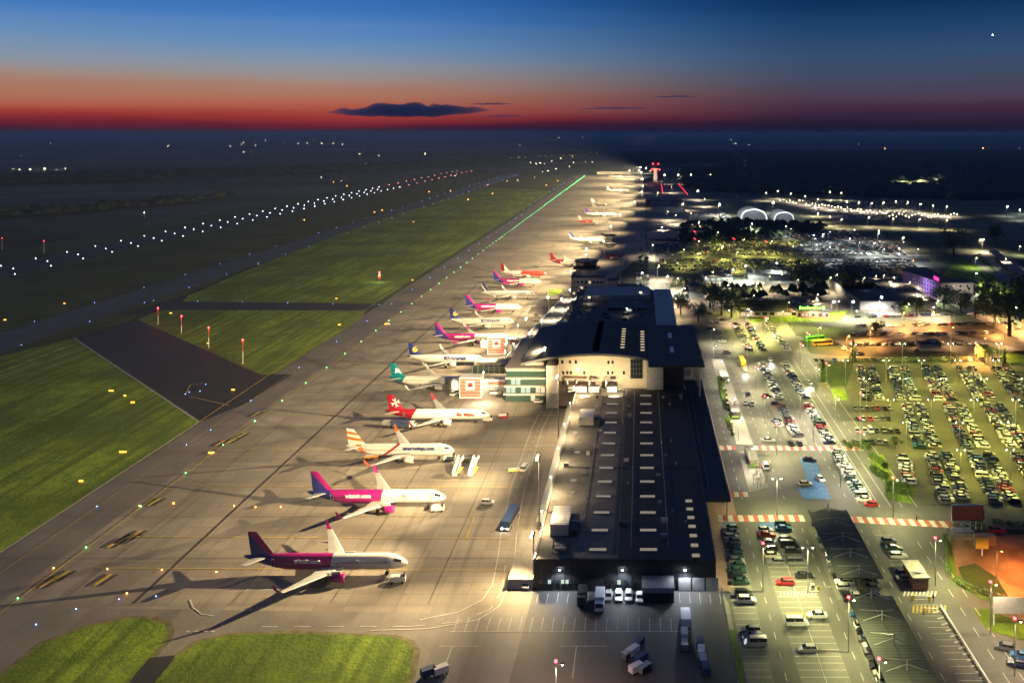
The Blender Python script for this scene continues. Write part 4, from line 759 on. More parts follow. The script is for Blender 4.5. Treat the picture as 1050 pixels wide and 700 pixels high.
for i, (y, x, kd, col, a, where, k) in enumerate(SPEC[:NI]):
    lb = where if k is None else f'{col} {kd}, {ordn(k)} in {where}'
    place_car(kd, col, x, y, a, lb, 'cars parked at the airport', 0 if i < 70 else (1 if i < 170 else 2))
for nm, s_ in (('distant_parked_cars', SPEC[NI:]),):
    b = MB()
    def carin(b, kd, col, x, y, a, simple=False):
        r = carparts(kd, col); c, s = math.cos(a), math.sin(a)
        if simple:
            hw = .88; h = 2.15; vs = [(h, -hw, .2), (h, hw, .2), (-h, hw, .2), (-h, -hw, .2), (h, -hw, .8), (h, hw, .8), (-h, hw, .9), (-h, -hw, .9)]; g = [(1.1, -.8, .85), (1.1, .8, .85), (-1.9, .8, .9), (-1.9, -.8, .9), (.3, -.66, 1.4), (.3, .66, 1.4), (-1.4, .66, 1.42), (-1.4, -.66, 1.42)]
            T_ = lambda vs: [(x + p[0] * c - p[1] * s, y + p[0] * s + p[1] * c, p[2] + .15) for p in vs]
            b.add(T_(vs), [(4, 5, 6, 7), (3, 2, 6, 7), (0, 1, 5, 4), (0, 3, 7, 4), (1, 2, 6, 5)], CM[col]); b.add(T_(g), [(0, 1, 5, 4), (2, 3, 7, 6), (0, 3, 7, 4), (1, 2, 6, 5)], GLASS); b.add(T_(g[4:]), [(0, 1, 2, 3)], CM[col]); return
        for B in (r['B'], r['GL']):
            o = len(b.v); b.v += [(x + p[0] * c - p[1] * s, y + p[0] * s + p[1] * c, p[2] + .2) for p in B.v]
            for f, m in zip(B.f, B.m): b.f.append(tuple(q + o for q in f)); b.m.append(b.mi(B.mats[m]))
    for y, x, kd, col, a, where, k in s_: carin(b, kd, col, x, y, a)
    for j in range(17):                       # the great far lot: double rows across
        y = 775 + j * 19
        if j in (4, 11): continue
        xl, xr = (14 + (y - 760) * .06, G(965, 275)[0] + (y - 760) * .03 - abs(j - 8) * 3)
        for d in (0, 5.4):
            x = xl
            while x < xr:
                if rnd.random() > .12 and not (x < 200 and rnd.random() < (.25 if 25 < (x % 60) < 50 else 0)): carin(b, 'saloon', rnd.choice(CW), x, y + d, math.pi / 2 + rnd.gauss(0, .05), True)
                x += 2.7
    for j in range(13):
        y = 1270 + j * 24; xl, xr = G(828, 214)[0] + j * 2 + rnd.uniform(0, 30), G(985, 221)[0] - 60 + j * 6
        x = xl
        while x < xr:
            if rnd.random() > .25: carin(b, 'saloon', rnd.choice(CW[:14]), x, y, math.pi / 2 + rnd.gauss(0, .1), True)
            x += 3.1
    for y in range(700, 930, 6):
        for x in (-2 + (y - 700) * .012, 4 + (y - 700) * .012):
            if rnd.random() < .6: carin(b, 'saloon', rnd.choice(CW), x + (10 if y < 0 else 0), y, rnd.choice([0, .05]), True)
    tag(b.build(nm), 'masses of parked cars filling the far lots', 'cars', None, 'stuff')
# headlights on moving cars
for px_, py_ in ((830, 396), (790, 372.5), (764, 383)):
    x, y = G(px_, py_); light('SPOT', (x, y - .5, .9), 9000, (1, .97, .9), None, .15, 60, .7, (0, -1, -.09))
# ---------------------------------------------------------------- larger vehicles
def wheels(t, xs, y, r=.5):
    for x in xs:
        for s in (-1, 1): MB().tube((x, s * y - .15, r), (x, s * y + .15, r), r, r, RUB, 10).build('wheel', t)
def truck(label, x, y, rz, box, cab=WHITE, L=7.5, hbox=3.2, name='box_truck'):
    t = thing(name, label, 'truck', (x, y, .22), rz); MB().box(-L / 2, L / 2, -1.1, 1.1, .6, .9, DGREY).build('chassis', t)
    MB().box(-L / 2, L / 2 - 2.1, -1.2, 1.2, .95, hbox, box).build('cargo_box', t)
    MB().xprism([(L / 2 - 2, .6), (L / 2, .6), (L / 2 + .05, 1.5), (L / 2 - .35, 2.45), (L / 2 - 2, 2.5)], -1.12, 1.12, cab).build('cab', t)
    MB().add([(L / 2 + .07, -.98, 1.52), (L / 2 + .07, .98, 1.52), (L / 2 - .3, .95, 2.38), (L / 2 - .3, -.95, 2.38)], [(0, 1, 2, 3)], GLASS).build('windscreen', t); wheels(t, (-L / 2 + 1.4, L / 2 - 1.2), 1.0); return t
x, y = G(615, 622); truck('white box truck backed up near the hall beside parked vans', x, y, -1.57, WHITE, L=7.4, hbox=3.1)
x, y = G(703, 640); truck('white lorry alone at the far side of the service yard', x, y, 1.57, WHITE, L=6.6, hbox=2.9)
x, y = G(597, 617); truck('dark van-bodied truck left of the white box truck', x, y, -1.57, DGREY, DGREY, L=6.5, hbox=2.8)
x, y = G(519, 548)  # bus stands in for the light trail of a passing vehicle
t = thing('light_trail_bus', 'white and blue bus standing for the light trail of a vehicle beside the hall', 'bus', (x, y + 8, .2), R(84)); b = MB(); b.box(-6.5, 6.5, -1.4, 1.4, .4, 3.0, mat('bus_blue', (.05, .09, .22), .4)); b.box(-6.52, 6.52, -1.42, 1.42, .5, 1.0, WHITE); b.build('body', t)
for i in range(6): MB().box(-6 + i * 2, -4.3 + i * 2, -1.45, 1.45, 1.5, 2.6, GLASS).build('window', t)
wheels(t, (-4.2, 4.2), 1.3); hl = MB(); hl.box(-6.6, -6.52, -1.1, -.6, .8, 1.1, E_HEAD); hl.build('headlight', t); hl = MB(); hl.box(-6.6, -6.52, .6, 1.1, .8, 1.1, E_HEAD); hl.build('headlight', t)
def bus(label, x, y, rz, m):
    t = thing('coach', label, 'bus', (x, y, .25), rz); MB().box(-6, 6, -1.25, 1.25, .4, 3.1, m).build('body', t); MB().box(-5.6, 5.6, -1.28, 1.28, 1.5, 2.6, GLASS).build('window', t); wheels(t, (-4, 4), 1.15)
x, y = G(835, 350); bus('green city bus parked in the turning loop', x, y, .3, mat('bus_green', (.12, .5, .05), .4)); x, y = G(840, 353); bus('yellow city bus in front of the green bus', x + 1, y - 3, .25, YEL)
x, y = G(761, 374); bus('yellow bus with headlights on, in the approach lane', x, y, 1.6, YEL)
# ground handling equipment
def stairs(x, y, rz, lb):
    t = thing('passenger_stairs', lb, 'stairs', (x, y, .13), rz); b = MB()
    b.xprism([(-4.5, .3), (-4.2, .3), (1.5, 3.6), (3.2, 3.6), (3.2, 3.9), (1.4, 3.9)], -.8, .8, WHITE); b.build('flight', t)
    for s in (-.85, .85): q = MB(); q.xprism([(-4.4, .6), (1.5, 3.9), (3.2, 3.9), (3.2, 4.9), (1.5, 4.9), (-4.4, 1.6)], s - .03, s + .03, WHITE); q.build('side_panel', t)
    MB().box(-4, 3, -.9, .9, .35, .7, YEL).build('chassis', t); wheels(t, (-3, 2.2), .85, .35)
    for xx in (1, 3): MB().tube((xx, 0, .6), (xx, 0, 3.6), .1, .1, GALV, 6).build('support_leg', t)
x, y = G(470, 484); stairs(x, y, 1.45, 'white passenger stairs, left of a pair off the striped airliner nose'); x, y = G(486, 484); stairs(x, y, 1.45, 'white passenger stairs, right of a pair off the striped airliner nose'); x, y = G(553, 330); stairs(x, y, 2.6, 'white passenger stairs at the nose of the short magenta airliner')
def cart(lb, x, y, rz, m1, name='ground_power_unit', sz=(3.2, 1.7, 1.5)):
    t = thing(name, lb, 'ground vehicle', (x, y, .13), rz); a, c_, h_ = sz; b = MB(); b.box(-a / 2, a / 2, -c_ / 2, c_ / 2, .45, h_, m1); b.box(-a / 2 + .3, a / 2 - .8, -c_ / 2 + .1, c_ / 2 - .1, h_, h_ + .12, WHITE); b.build('body', t)
    MB().box(a / 2 - .75, a / 2 - .1, -c_ / 2 + .15, c_ / 2 - .15, h_, h_ + .55, GLASS).build('control_cab', t); MB().tube((a / 2, 0, .5), (a / 2 + 1.3, 0, .4), .06, .06, DGREY, 5).build('tow_bar', t); wheels(t, (-a / 3, a / 3), c_ / 2, .32); return t
TUG = [(408, 597, 'white ground power unit under the nose of the nearest airliner', WHITE), (449, 524, 'white ground power unit under the nose of the second airliner', WHITE), (461, 472, 'white ground power unit at the nose of the striped airliner', WHITE), (500, 432, 'white ground power unit at the nose of the red-tailed airliner', CREAM)]
for px_, py_, lb, m_ in TUG: x, y = G(px_, py_); cart(lb, x, y, .1, m_, sz=(4, 2, 1.7))
x, y = G(516, 429); cart('dark red tow tractor ahead of the red-tailed airliner', x, y, .2, mat('tug_red', (.18, .01, .03), .5), 'tow_tractor', (4.5, 2.2, 1.4))
for px_, py_, lb in ((528, 484, 'yellow baggage cart beside the white van on the stand road'), (480, 473, 'yellow conveyor cart at the stairs'), (381, 470, 'orange belt loader under the striped airliner tail')): x, y = G(px_, py_); cart(lb, x, y, .3, ORANGE if 'orange' in lb else YEL, 'belt_loader' if 'loader' in lb else 'baggage_cart', (5, 1.6, 1.2))
x, y = G(414, 439); t = truck('dark blue fuel truck under the wing of the red-tailed airliner', x, y, 0, mat('fuel_blue', (.03, .05, .12), .4), L=9, hbox=3.0, name='fuel_truck'); x, y = G(399, 438); truck('grey tanker trailer behind the dark blue fuel truck', x, y, 0, GREY, GREY, L=5, hbox=2.6, name='fuel_truck')
BL = mat('blue_tarp', (.03, .06, .16), .7)
for i, (px_, py_, a) in enumerate(((655, 664, 1.1), (649, 672, .9), (644, 676, .8), (657, 680, .8), (652, 690, .7), (661, 690, .8), (718, 664, 1.5), (719, 673, 1.5), (721, 682, 1.6), (724, 691, 1.6), (702, 655, 1.57), (702, 666, 1.57), (439, 694, .6), (452, 692, .6))):
    x, y = G(px_, py_); t = thing('luggage_trolley', ORD[i] + ' luggage trolley counted from the hall wall, ' + ['blue covered', 'white covered', 'open frame'][i % 3] + ', in the service yard', 'trolley', (x, y, .22), a, 'luggage trolleys in the service yard')
    MB().box(-1.6, 1.6, -.8, .8, .4, .55, DGREY).build('deck', t); wheels(t, (-1.1, 1.1), .7, .22)
    q = MB(); m_ = [BL, WHITE, GALV][i % 3]
    if i % 3 < 2: q.box(-1.6, 1.6, -.82, .82, .55, 1.9, m_)
    else:
        for xx in (-1.5, 1.5): q.box(xx - .05, xx + .05, -.8, .8, .55, 1.8, m_)
        q.box(-1.5, 1.5, -.8, .8, 1.75, 1.85, m_); q.box(-1.1, .6, -.6, .6, .6, 1.2, DGREY)
    q.build('cover', t); MB().tube((1.6, 0, .45), (2.6, 0, .35), .04, .04, DGREY, 4).build('tow_bar', t)
# ---------------------------------------------------------------- carports, kiosk, billboards, shelters
def carport(lb, x0, x1, y0, y1):
    t = thing('carport', lb, 'carport', ((x0 + x1) / 2, y0, .2), 0, 'slatted carports'); w_ = (x1 - x0) / 2; L = y1 - y0
    n = nmat('carport_slats' + str(int(y0))); c = brick(n, 40, 1.15, (.055, .06, .05), (.075, .08, .065), (.02, .02, .02), .12); n.out(c, .5)
    MB().box(-w_, w_, 0, L, 3.8, 4.0, n.m).build('roof', t); q = MB(); q.box(-w_ - .15, -w_, -.1, L + .1, 3.7, 4.15, DGREY); q.box(w_, w_ + .15, -.1, L + .1, 3.7, 4.15, DGREY); q.box(-.15, .15, 0, L, 4.0, 4.2, DGREY); q.build('gutter', t)
    k = int(L / 10)
    for i in range(k + 1):
        y = 1.5 + i * (L - 3) / k; MB().tube((0, y, 0), (0, y, 6.6), .14, .12, GALV, 8).build('post', t)
        for s in (-1, 1):
            MB().tube((0, y, 5.6), (s * (w_ - 1), y, 4.05), .08, .08, GALV, 5).build('stay', t)
            if i < k: MB().tube((0, y, 6.4), (s * (w_ - 1.4), y + (L - 3) / k * .5, 4.05), .06, .06, GALV, 5).build('stay', t)
carport('dark slatted carport with white stays, the farther one beyond the hatched crossing', 51.5, 63, 231, 272.5); carport('dark slatted carport with white stays, the nearer one running out of the frame', 51.8, 62.8, 150, 222)
t = thing('ticket_kiosk', 'brown brick kiosk with pale flat roof at the car park exit', 'kiosk', (73.5, 233, .2)); MB().box(-2, 2, 0, 9, 0, 2.9, BRICKM).build('wall', t); MB().box(-2.3, 2.3, -.4, 9.4, 2.9, 3.2, PAVE).build('roof', t)
for x in (-1.5, .2): MB().box(x, x + 1.2, -.1, -.01, 1, 2.2, GLASS).build('window', t)
MB().box(-.5, .5, 1.6, 2.4, 3.2, 3.7, WHITE).build('roof_unit', t)
def barrier(lb, x, y, d):
    t = thing('parking_barrier', lb, 'barrier', (x, y, .2), 0, 'parking barriers'); MB().box(-.25, .25, -.25, .25, 0, 1.1, YEL).build('post', t); MB().box(.25 if d > 0 else -3.4, 3.4 if d > 0 else -.25, -.04, .04, .9, 1.02, WHITE).build('boom', t)
for x, y, d, lb in ((70, 228, 1, 'yellow barrier post before the brick kiosk'), (74, 227.4, -1, 'second yellow barrier post before the brick kiosk'), (71, 222, 1, 'yellow barrier post at the head of the empty exit bays'), (46.5, 232.5, 1, 'yellow barrier post by the lit ticket island')): barrier(lb, x, y, d)
t = thing('ticket_island', 'small white ticket machine with bollards on the brightly lit hatched island', 'ticket machine', (45, 232.5, .2)); MB().box(-.5, .5, -.4, .4, 0, 1.7, WHITE).build('machine', t); MB().box(-.4, .4, -.43, -.4, .9, 1.5, GLASS).build('screen', t); MB().box(-1.5, 1.5, -1.2, 1.2, 0, .15, PAVE).build('plinth', t)
t = thing('brick_billboard', 'large red-brown roadside board on white legs behind a hedge', 'billboard', tuple(G(992, 543)) + (.2,)); MB().box(-4.7, 4.7, -.2, .2, 2.5, 7.2, BRICKM).build('board', t)
q = MB(); q.box(-4.8, 4.8, -.3, .3, 7.2, 7.4, WHITE); q.box(-4.8, -4.7, -.22, .22, 2.5, 7.2, WHITE); q.build('frame', t)
for i in range(6): MB().box(-4.4 + i * 1.7, -4.15 + i * 1.7, -.15, .15, 0, 2.5, WHITE).build('leg', t)
for k in range(5): MB().box(-4.5, 4.5, -.26, -.21, 3 + k * .85, 3.5 + k * .85, E_BOARD).build('text_row', t)
t = thing('roadside_billboard', 'blank grey billboard on two white legs beside the orange yard', 'billboard', tuple(G(1040, 642)) + (.2,)); MB().box(-5.2, 6.5, -.2, .2, 3, 6.9, GREY).build('board', t); 
for x in (-5, 4, 6): MB().box(x - .12, x + .12, -.12, .12, 0, 3, WHITE).build('leg', t)
t = thing('small_hoarding', 'yellow-lit board on one leg inside the building site', 'sign', tuple(G(1007, 570)) + (.2,)); MB().box(-1.8, 1.8, -.15, .15, 2, 5, YEL).build('board', t); MB().box(-.12, .12, -.1, .1, 0, 2, WHITE).build('leg', t)
x, y = G(988, 560); t = thing('scaffold', 'open steel scaffold and container in the building site', 'scaffold', (x, y, .2)); q = MB()
for xx in (-3, 0, 3):
    for yy in (0, 3): q.tube((xx, yy, 0), (xx, yy, 6), .08, .08, GALV, 5)
for z in (2, 4, 6):
    for yy in (0, 3): q.tube((-3, yy, z), (3, yy, z), .06, .06, GALV, 5)
q.box(-3, 3, 0, 3, 3.95, 4.05, CREAM); q.build('frame', t); MB().box(3.4, 9.5, 0, 2.6, 0, 2.6, PINKP).build('container', t)
def shelter(lb, x, y, L):
    t = thing('bus_shelter', lb, 'bus shelter', (x, y, .26), 0, 'bus shelters on the islands'); MB().box(-1.7, 1.7, 0, L, 2.7, 2.85, PAVE).build('roof', t)
    q = MB(); q.box(-1.75, 1.75, -1.8, -.1, .5, 1.1, LEAFB); q.box(-1.8, 1.8, -1.9, 0, 0, .5, PAVE); q.build('planter', t); MB().box(-1.5, -1.42, .5, L - .5, .2, 2.4, GREENGL).build('glass_wall', t)
    for yy in (.5, L - .5): MB().tube((1.2, yy, 0), (1.2, yy, 2.7), .08, .08, GALV, 6).build('post', t)
    MB().box(-1.2, -.6, 2, L - 2, .4, .5, BARK).build('bench', t)
shelter('bus shelter with planter on the nearer platform island', 40.2, 318, 14); shelter('bus shelter with planter on the farther platform island', 39.8, 372, 15); shelter('third bus shelter up the farther platform island', 40.2, 425, 12)
for i, (x, y) in enumerate(((39.2, 298), (40.5, 300.5), (41.3, 303), (38.4, 302), (40, 306), (42, 298.8))):
    t = thing('young_tree', 'bare young tree on the tip of the near platform island, ' + ORD[i] + ' from its point', 'tree', (x, y, .26), 0, 'young trees on the platform island'); MB().tube((0, 0, 0), (0, 0, 3.6), .07, .03, BARK, 5).build('trunk', t); q = MB()
    for k in range(60):
        a, r_, z = rnd.random() * 6.3, rnd.random() ** .5 * .8, rnd.uniform(1.8, 4.2); c = Vector((math.cos(a) * r_, math.sin(a) * r_, z)); u = Vector((rnd.gauss(0, 1), rnd.gauss(0, 1), rnd.gauss(0, 1))).normalized() * .13; v = u.orthogonal().normalized() * .13; q.add([c - u, c + v, c + u, c - v], [(0, 1, 2, 3)], LEAF)
    q.build('crown', t)
# ---------------------------------------------------------------- street lamps and masts
def street_lamp(lb, x, y, h=11, col=(1, .9, .7), e=9000, eb=E_WARM, red=False, grp='street lamps', arms=(1,), lit=True, r=.2, name='street_lamp'):
    t = thing(name, lb, 'street lamp', (x, y, .1), 0, grp); MB().tube((0, 0, 0), (0, 0, h), .14, .08, GALV, 6).build('pole', t)
    for a in arms:
        MB().tube((0, 0, h - .1), (a * 1.3, 0, h + .15), .05, .05, GALV, 5).build('arm', t); hd = MB(); hd.box(a * 1.3 - .45, a * 1.3 + .45, -.18, .18, h + .1, h + .25, DGREY); hd = hd.build('lamp_head', t)
        MB().ball((a * 1.3, 0, h), r, eb, 6).build('lamp_glass', hd)
        if lit: light('SPOT', (a * 1.3, 0, h - r - .1), e, col, t, .2, 158, .5, (0, 0, -1))
    if red: MB().ball((0, 0, h + .7), .34, E_RED, 8).build('warning_light', t)
    return t
YG = (1, .93, .17); PY_ = (1, .96, .40); WH_ = (1, .9, .64); OR_ = (1, .42, .1)
k = 0
def lamps(lst, where, **kw):
    for i, (x, y) in enumerate(lst): street_lamp(f'{"grey" if not kw.get("red") else "red-topped"} lamp post, {ordn(i)} along {where}', x, y, **kw)
lamps([(43.5, 231), (42.5, 277)], 'the small lot beside the hall', col=PY_, e=12000, eb=E_YG, arms=(-1, 1), h=12)
lamps([(48.6, 181), (32, 232), (48, 205)], 'the front edge of the small lot', col=PY_, e=19000, eb=E_YG, red=True, h=12)
lamps([(78, 235), (78.5, 276), (78.8, 318), (79, 360), (80, 405), (81, 450)], 'the access avenue', col=PY_, e=26000, eb=E_YG, red=True, h=12)
lamps([(67.5, 300), (67, 345), (66.8, 372)], 'the paved strip behind the long column', col=WH_, e=22000, eb=E_WHITE, h=11)
lamps([(82.6, 196), (83.6, 212)], 'the exit road by the billboard', col=(1, .78, .45), e=13000, red=True, h=12)
lamps([(38, 312), (38, 345), (38, 370), (38, 398), (38, 430), (38, 462), (40, 500)], 'the bus stop islands', col=WH_, e=12000, eb=E_WHITE, red=False, h=9)
lamps([(50.5, 330), (51, 365), (53, 410), (54, 450), (52, 500), (73, 520), (92, 540), (90, 480)], 'the drop-off lanes', col=(1, .9, .45), e=28000, eb=E_WARM, red=True, h=11)
LL = []
for j, (yy, xs) in enumerate(((305, (110, 127)), (334, (100, 120, 137, 155)), (362, (102, 118.5, 136, 153)), (393, (100, 116, 134, 152, 170)), (425, (98, 117.5, 134.5, 152, 170)), (458, (110, 135, 160, 185)))): LL += [(x, yy) for x in xs]
lamps(LL, 'the aisles of the long stay lot', col=YG, e=7000, eb=E_YG, arms=(-1, 1), h=11)
lamps([(84, 340), (92, 372), (88, 420)], 'the left edge of the long stay lot', col=YG, e=4500, eb=E_YG, red=True, h=10)
lamps([G(1022, 600), G(1060, 590), G(1090, 640)], 'the orange yard', col=(1, .34, .07), e=17000, eb=E_ORA, h=9)
lamps([G(892, 353), G(868, 362), G(955, 335), G(1020, 342), G(1000, 372), G(925, 336), G(1048, 336)], 'the orange-lit road at the back', col=OR_, e=90000, eb=E_ORA, h=9, r=.35)
lamps([G(853, 327), G(873, 327), G(902, 322)], 'the front of the sheds', col=(1, .93, .8), e=60000, eb=E_WHITE, h=11, r=.7)
lamps([G(x, y) for x, y in ((657, 296), (683, 300), (750, 292), (763, 288), (795, 285), (843, 252), (833, 253), (895, 262), (870, 257), (805, 243), (770, 240))], 'the far yards', col=(.9, 1, .8), e=55000, eb=E_WHITE, h=12, r=.4)
lamps([G(x, y) for x, y in ((715, 262), (740, 268), (762, 260), (790, 262), (812, 268), (775, 250), (735, 252), (810, 248), (755, 275), (700, 272))], 'the green-lit part of the great lot', col=YG, e=70000, eb=E_YG, h=14, r=.2)
lamps([G(x, y) for x, y in ((785, 257), (712, 254), (712, 246), (752, 254))], 'the middle of the great lot', col=(1, .5, .3), e=1200, eb=E_RED, h=9, red=True, r=.3)
lamps([G(x, y) for x, y in ((785, 206), (797, 204), (810, 207), (825, 210), (838, 213), (851, 215), (868, 216), (880, 217), (893, 218), (905, 217), (918, 216), (930, 217), (943, 219), (956, 221), (970, 222), (835, 222), (862, 206), (850, 205))], 'the distant road and lot', col=(1, .85, .6), e=75000, eb=E_WARM, h=14, r=.55)
lamps([G(x, y) for x, y in ((850, 232), (838, 228), (862, 235), (890, 233), (915, 234), (942, 235), (970, 236), (900, 248), (925, 256), (1004, 258), (1007, 258))], 'the curving distant road', col=(1, .8, .5), e=45000, eb=E_WARM, h=12, r=.45)
lamps([G(x, y) for x, y in ((1040, 330), (1010, 310), (1000, 292), (1022, 300), (1030, 276), (1045, 262), (1000, 275), (985, 300), (960, 312))], 'the green lawns by the hotel', col=(.95, 1, .6), e=20000, eb=E_YG, h=9, r=.3)
lamps([G(x, y) for x, y in ((700, 312), (722, 300), (745, 308), (775, 306), (800, 296), (850, 300), (885, 300), (915, 300), (940, 312), (900, 330), (930, 330), (960, 326))], 'the row added in the yards around the grey halls', col=(1, .8, .5), e=32000, eb=E_WARM, h=11, r=.3)  # lamps added to lighten the yards and roofs here
lamps([(63.3, 500), (63.3, 535), (72, 520), (86, 545), (100, 500), (110, 540), (95, 575), (60, 585)], 'the row added in the far small lot', col=YG, e=20000, eb=E_YG, h=10)  # lamps added to light these car columns
rl = random.Random(5)
lamps([G(x, y) for x, y in ((674, 288), (668, 264), (678, 244), (692, 230), (716, 238), (700, 216), (722, 212), (674, 204), (688, 198), (738, 230), (684, 226), (708, 228))], 'the cargo yards beside the far apron', col=(1, .82, .55), e=60000, eb=E_WARM, h=12, r=.3)
lamps([G(x, y) for x, y in ((1008, 364), (975, 352), (940, 350), (1030, 352), (1046, 344), (1020, 326), (985, 306), (956, 292), (935, 278))], 'the curved road by the roundabout', col=(1, .55, .2), e=30000, eb=E_AMB, h=9, r=.3)
lamps([G(x, y) for x, y in ((850, 250), (875, 248), (900, 252), (925, 262), (880, 262), (905, 270), (940, 270), (850, 268), (835, 258))], 'the row added in the dense right part of the great lot', col=(.95, .97, .9), e=32000, eb=E_WHITE, h=13, r=.2)  # lamps added to brighten the dim right side of the lot
lamps([G(rl.uniform(690, 960), rl.uniform(286, 334)) for _ in range(26)], 'the lamps added in the dim lanes between the sheds', col=(1, .74, .4), e=15000, eb=E_WARM, h=8, r=.25)  # lamps added at random to warm up the dark lanes
lamps([G(1032, 222), G(1045, 226), G(1052, 220)], 'the white-lit yard at the far edge', col=(.9, .95, 1), e=30000, eb=E_WHITE, h=14, r=.9)
# apron floodlight masts
def mast(lb, x, y, h, e, aim, r=.35, col=(1, .74, .37), ps=True):
    t = thing('floodlight_mast', lb, 'floodlight mast', (x, y, .12), 0, 'floodlight masts of the apron'); MB().tube((0, 0, 0), (0, 0, h), .3, .16, GALV, 8).build('pole', t); MB().box(-.25, .25, -1.6, 1.6, h - .2, h + .2, DGREY).build('lamp_rack', t)
    for s in (-1, 0, 1): MB().ball((-.5, s * 1.3, h), r, E_WARM, 8).build('lamp_glass', t)
    if aim: light('SPOT', (-.8 - r, 0, h - .3), e, col, t, .35, 165, 1.0, aim); return t
    light('SPOT', (-.8 - r, 0, h - .3), e * .12, col, t, .35, 150, 1, (-.5, 0, -1))
    for az in (-57, -19, 19, 57): light('SPOT', (-.8 - r, 0, h - .3), e * (3.1 if abs(az) < 30 else 2.1), col, t, .35, 58, 1, (-math.cos(R(az)), math.sin(R(az)), -.16))
    return t
MK = 1.1
MS = [(-30, 262, 24, 420000), (-32, 345, 25, 360000), (-43, 402, 22, 230000), (-67, 446, 14, 130000), (-64, 500, 15, 150000), (-58, 560, 16, 200000), (-50, 640, 20, 300000), (-44, 725, 20, 300000), (-33.6, 817, 20, 380000), (-31, 936, 21, 420000), (-24, 1060, 22, 480000), (-8, 1230, 24, 600000), (2, 1400, 26, 700000), (4, 1560, 26, 700000), (4, 1760, 28, 900000), (2, 2050, 28, 1200000), (0, 2350, 28, 1500000)]
for i, (x, y, h, e) in enumerate(MS): mast(f'tall floodlight mast, {ordn(i)} along the terminal edge of the apron', x, y, h, e * MK, None, .3 + y / 2600)
for y_ in (250, 275, 300, 325, 350, 372):
    t = thing('edge_lamp', 'short twin lamp on the lit roof edge of the hall, ' + ORD[[250, 275, 300, 325, 350, 372].index(y_)] + ' from its near corner', 'lamp', (-27.9, y_, 8.6)); MB().tube((0, 0, 0), (0, 0, 4.6), .08, .06, GALV, 6).build('pole', t); MB().ball((0, 0, 4.8), .22, E_WARM, 8).build('lamp_glass', t); light('SPOT', (.4, 0, 4.6), 6500, (1, .74, .38), t, .2, 165, .6, (.75, 0, -1)); light('SPOT', (-.4, 0, 4.6), 1600, (1, .8, .48), t, .2, 165, .6, (-.5, 0, -1))
mast('low lamp mast added at the near corner of the service yard', -28.5, 236, 13, 75000, (-.75, -1, -.6), .3)  # mast added to fill the dark patch beyond the yard corner
t = street_lamp('red-topped lamp post alone in the middle of the service yard', *G(570, 742), col=(1, .6, .42), e=16000, red=True, h=12)
for i, (px_, py_, e) in enumerate(((737, 221, 90000), (792, 219, 90000), (715, 205, 60000), (695, 186, 60000), (708, 186, 60000), (728, 186, 60000), (681, 186, 60000), (645, 181, 90000), (662, 178, 90000), (655, 181, 60000))):
    x, y = G(px_, py_); street_lamp('bright white lamp beyond the hangars, ' + ORD[i] + ' counted outwards', x, y, 16, (1, .92, .75), e, E_WARM if i > 1 else E_WHITE, False, 'bright lamps beyond the hangars', r=1.2)
# ---------------------------------------------------------------- airfield lights
def alm(name, m, r, hh=.35):
    b = MB(); b.tube((0, 0, 0), (0, 0, hh), r * .5, r * .5, DGREY, 5); b.ball((0, 0, hh + r * .5), r, m, 6); return b.mesh(name)
def alights(name, lb, grp, pts, m, r0):
    cache = {}
    for x, y in pts:
        r = round(max(r0, min(.5, r0 * y / 900)), 2) if y > 900 else r0
        if r not in cache: cache[r] = alm(name, m, r)
        o = link(name, cache[r], None, (x, y, .12)); tag(o, lb, 'airfield light', grp)
alights('runway_light', 'small white edge light in the long rows along the runway', 'white lights along the runway', [(x, y) for y in range(520, 1950, 46) for x in (-574, -529)] + [(-551.5, y) for y in range(600, 1900, 45)], E_RUN, .3)
alights('runway_light', 'small red light in the rows at the far end of the runway', 'red lights at the far end of the runway', [(x, y) for y in range(1950, 2800, 75) for x in (-574, -529)], E_RUNR, .22)
alights('approach_light', 'small pale light in the row beyond the far end of the runway', 'pale lights beyond the runway end', [(-640 + i * 26, 4150 + i * 60) for i in range(16)], E_AMB, .35)
alights('taxiway_light', 'green light set in the yellow centre line of the apron taxiway', 'green taxiway centre lights', [(-160 + max(0, (y - 900)) * .0032, y) for y in list(range(200, 900, 28)) + list(range(900, 1500, 20)) + list(range(1500, 2470, 24))], E_GRN, .17)
E1 = [(-174, y) for y in range(228, 1300, 56)] + [(x, y) for y in range(500, 2500, 62) for x in (-384, -349)] + [G(*p) for p in ((37, 642), (78, 626), (122, 616), (160, 613), (194, 403), (211, 395), (216, 442), (205, 402), (190, 405))] + [(-182, y) for y in range(1300, 2450, 80)] + [(-182 - i * 33, 617 + i * 3) for i in range(6)]
alights('taxiway_light', 'blue light at the edge of a taxiway', 'blue taxiway edge lights', E1, E_BLU, .14)
alights('stop_light', 'orange-red stop light in the row across the apron taxiway', 'red lights on the apron', [G(*p) for p in ((55, 584), (110, 585), (166, 586), (222, 588), (143, 520), (240, 520), (262, 521), (288, 521), (214, 465), (219, 465), (395, 333), (399, 333), (130, 610))], E_AMB, .17)
alights('stop_light', 'small red or amber light scattered over the dark airfield', 'scattered airfield warning lights', [G(*p) for p in ((312, 226), (342, 187), (350, 186), (356, 191), (384, 218), (440, 197), (392, 216), (462, 196), (500, 190), (520, 186), (505, 199), (480, 205), (560, 190), (572, 186), (548, 182))], E_AMB, .3)
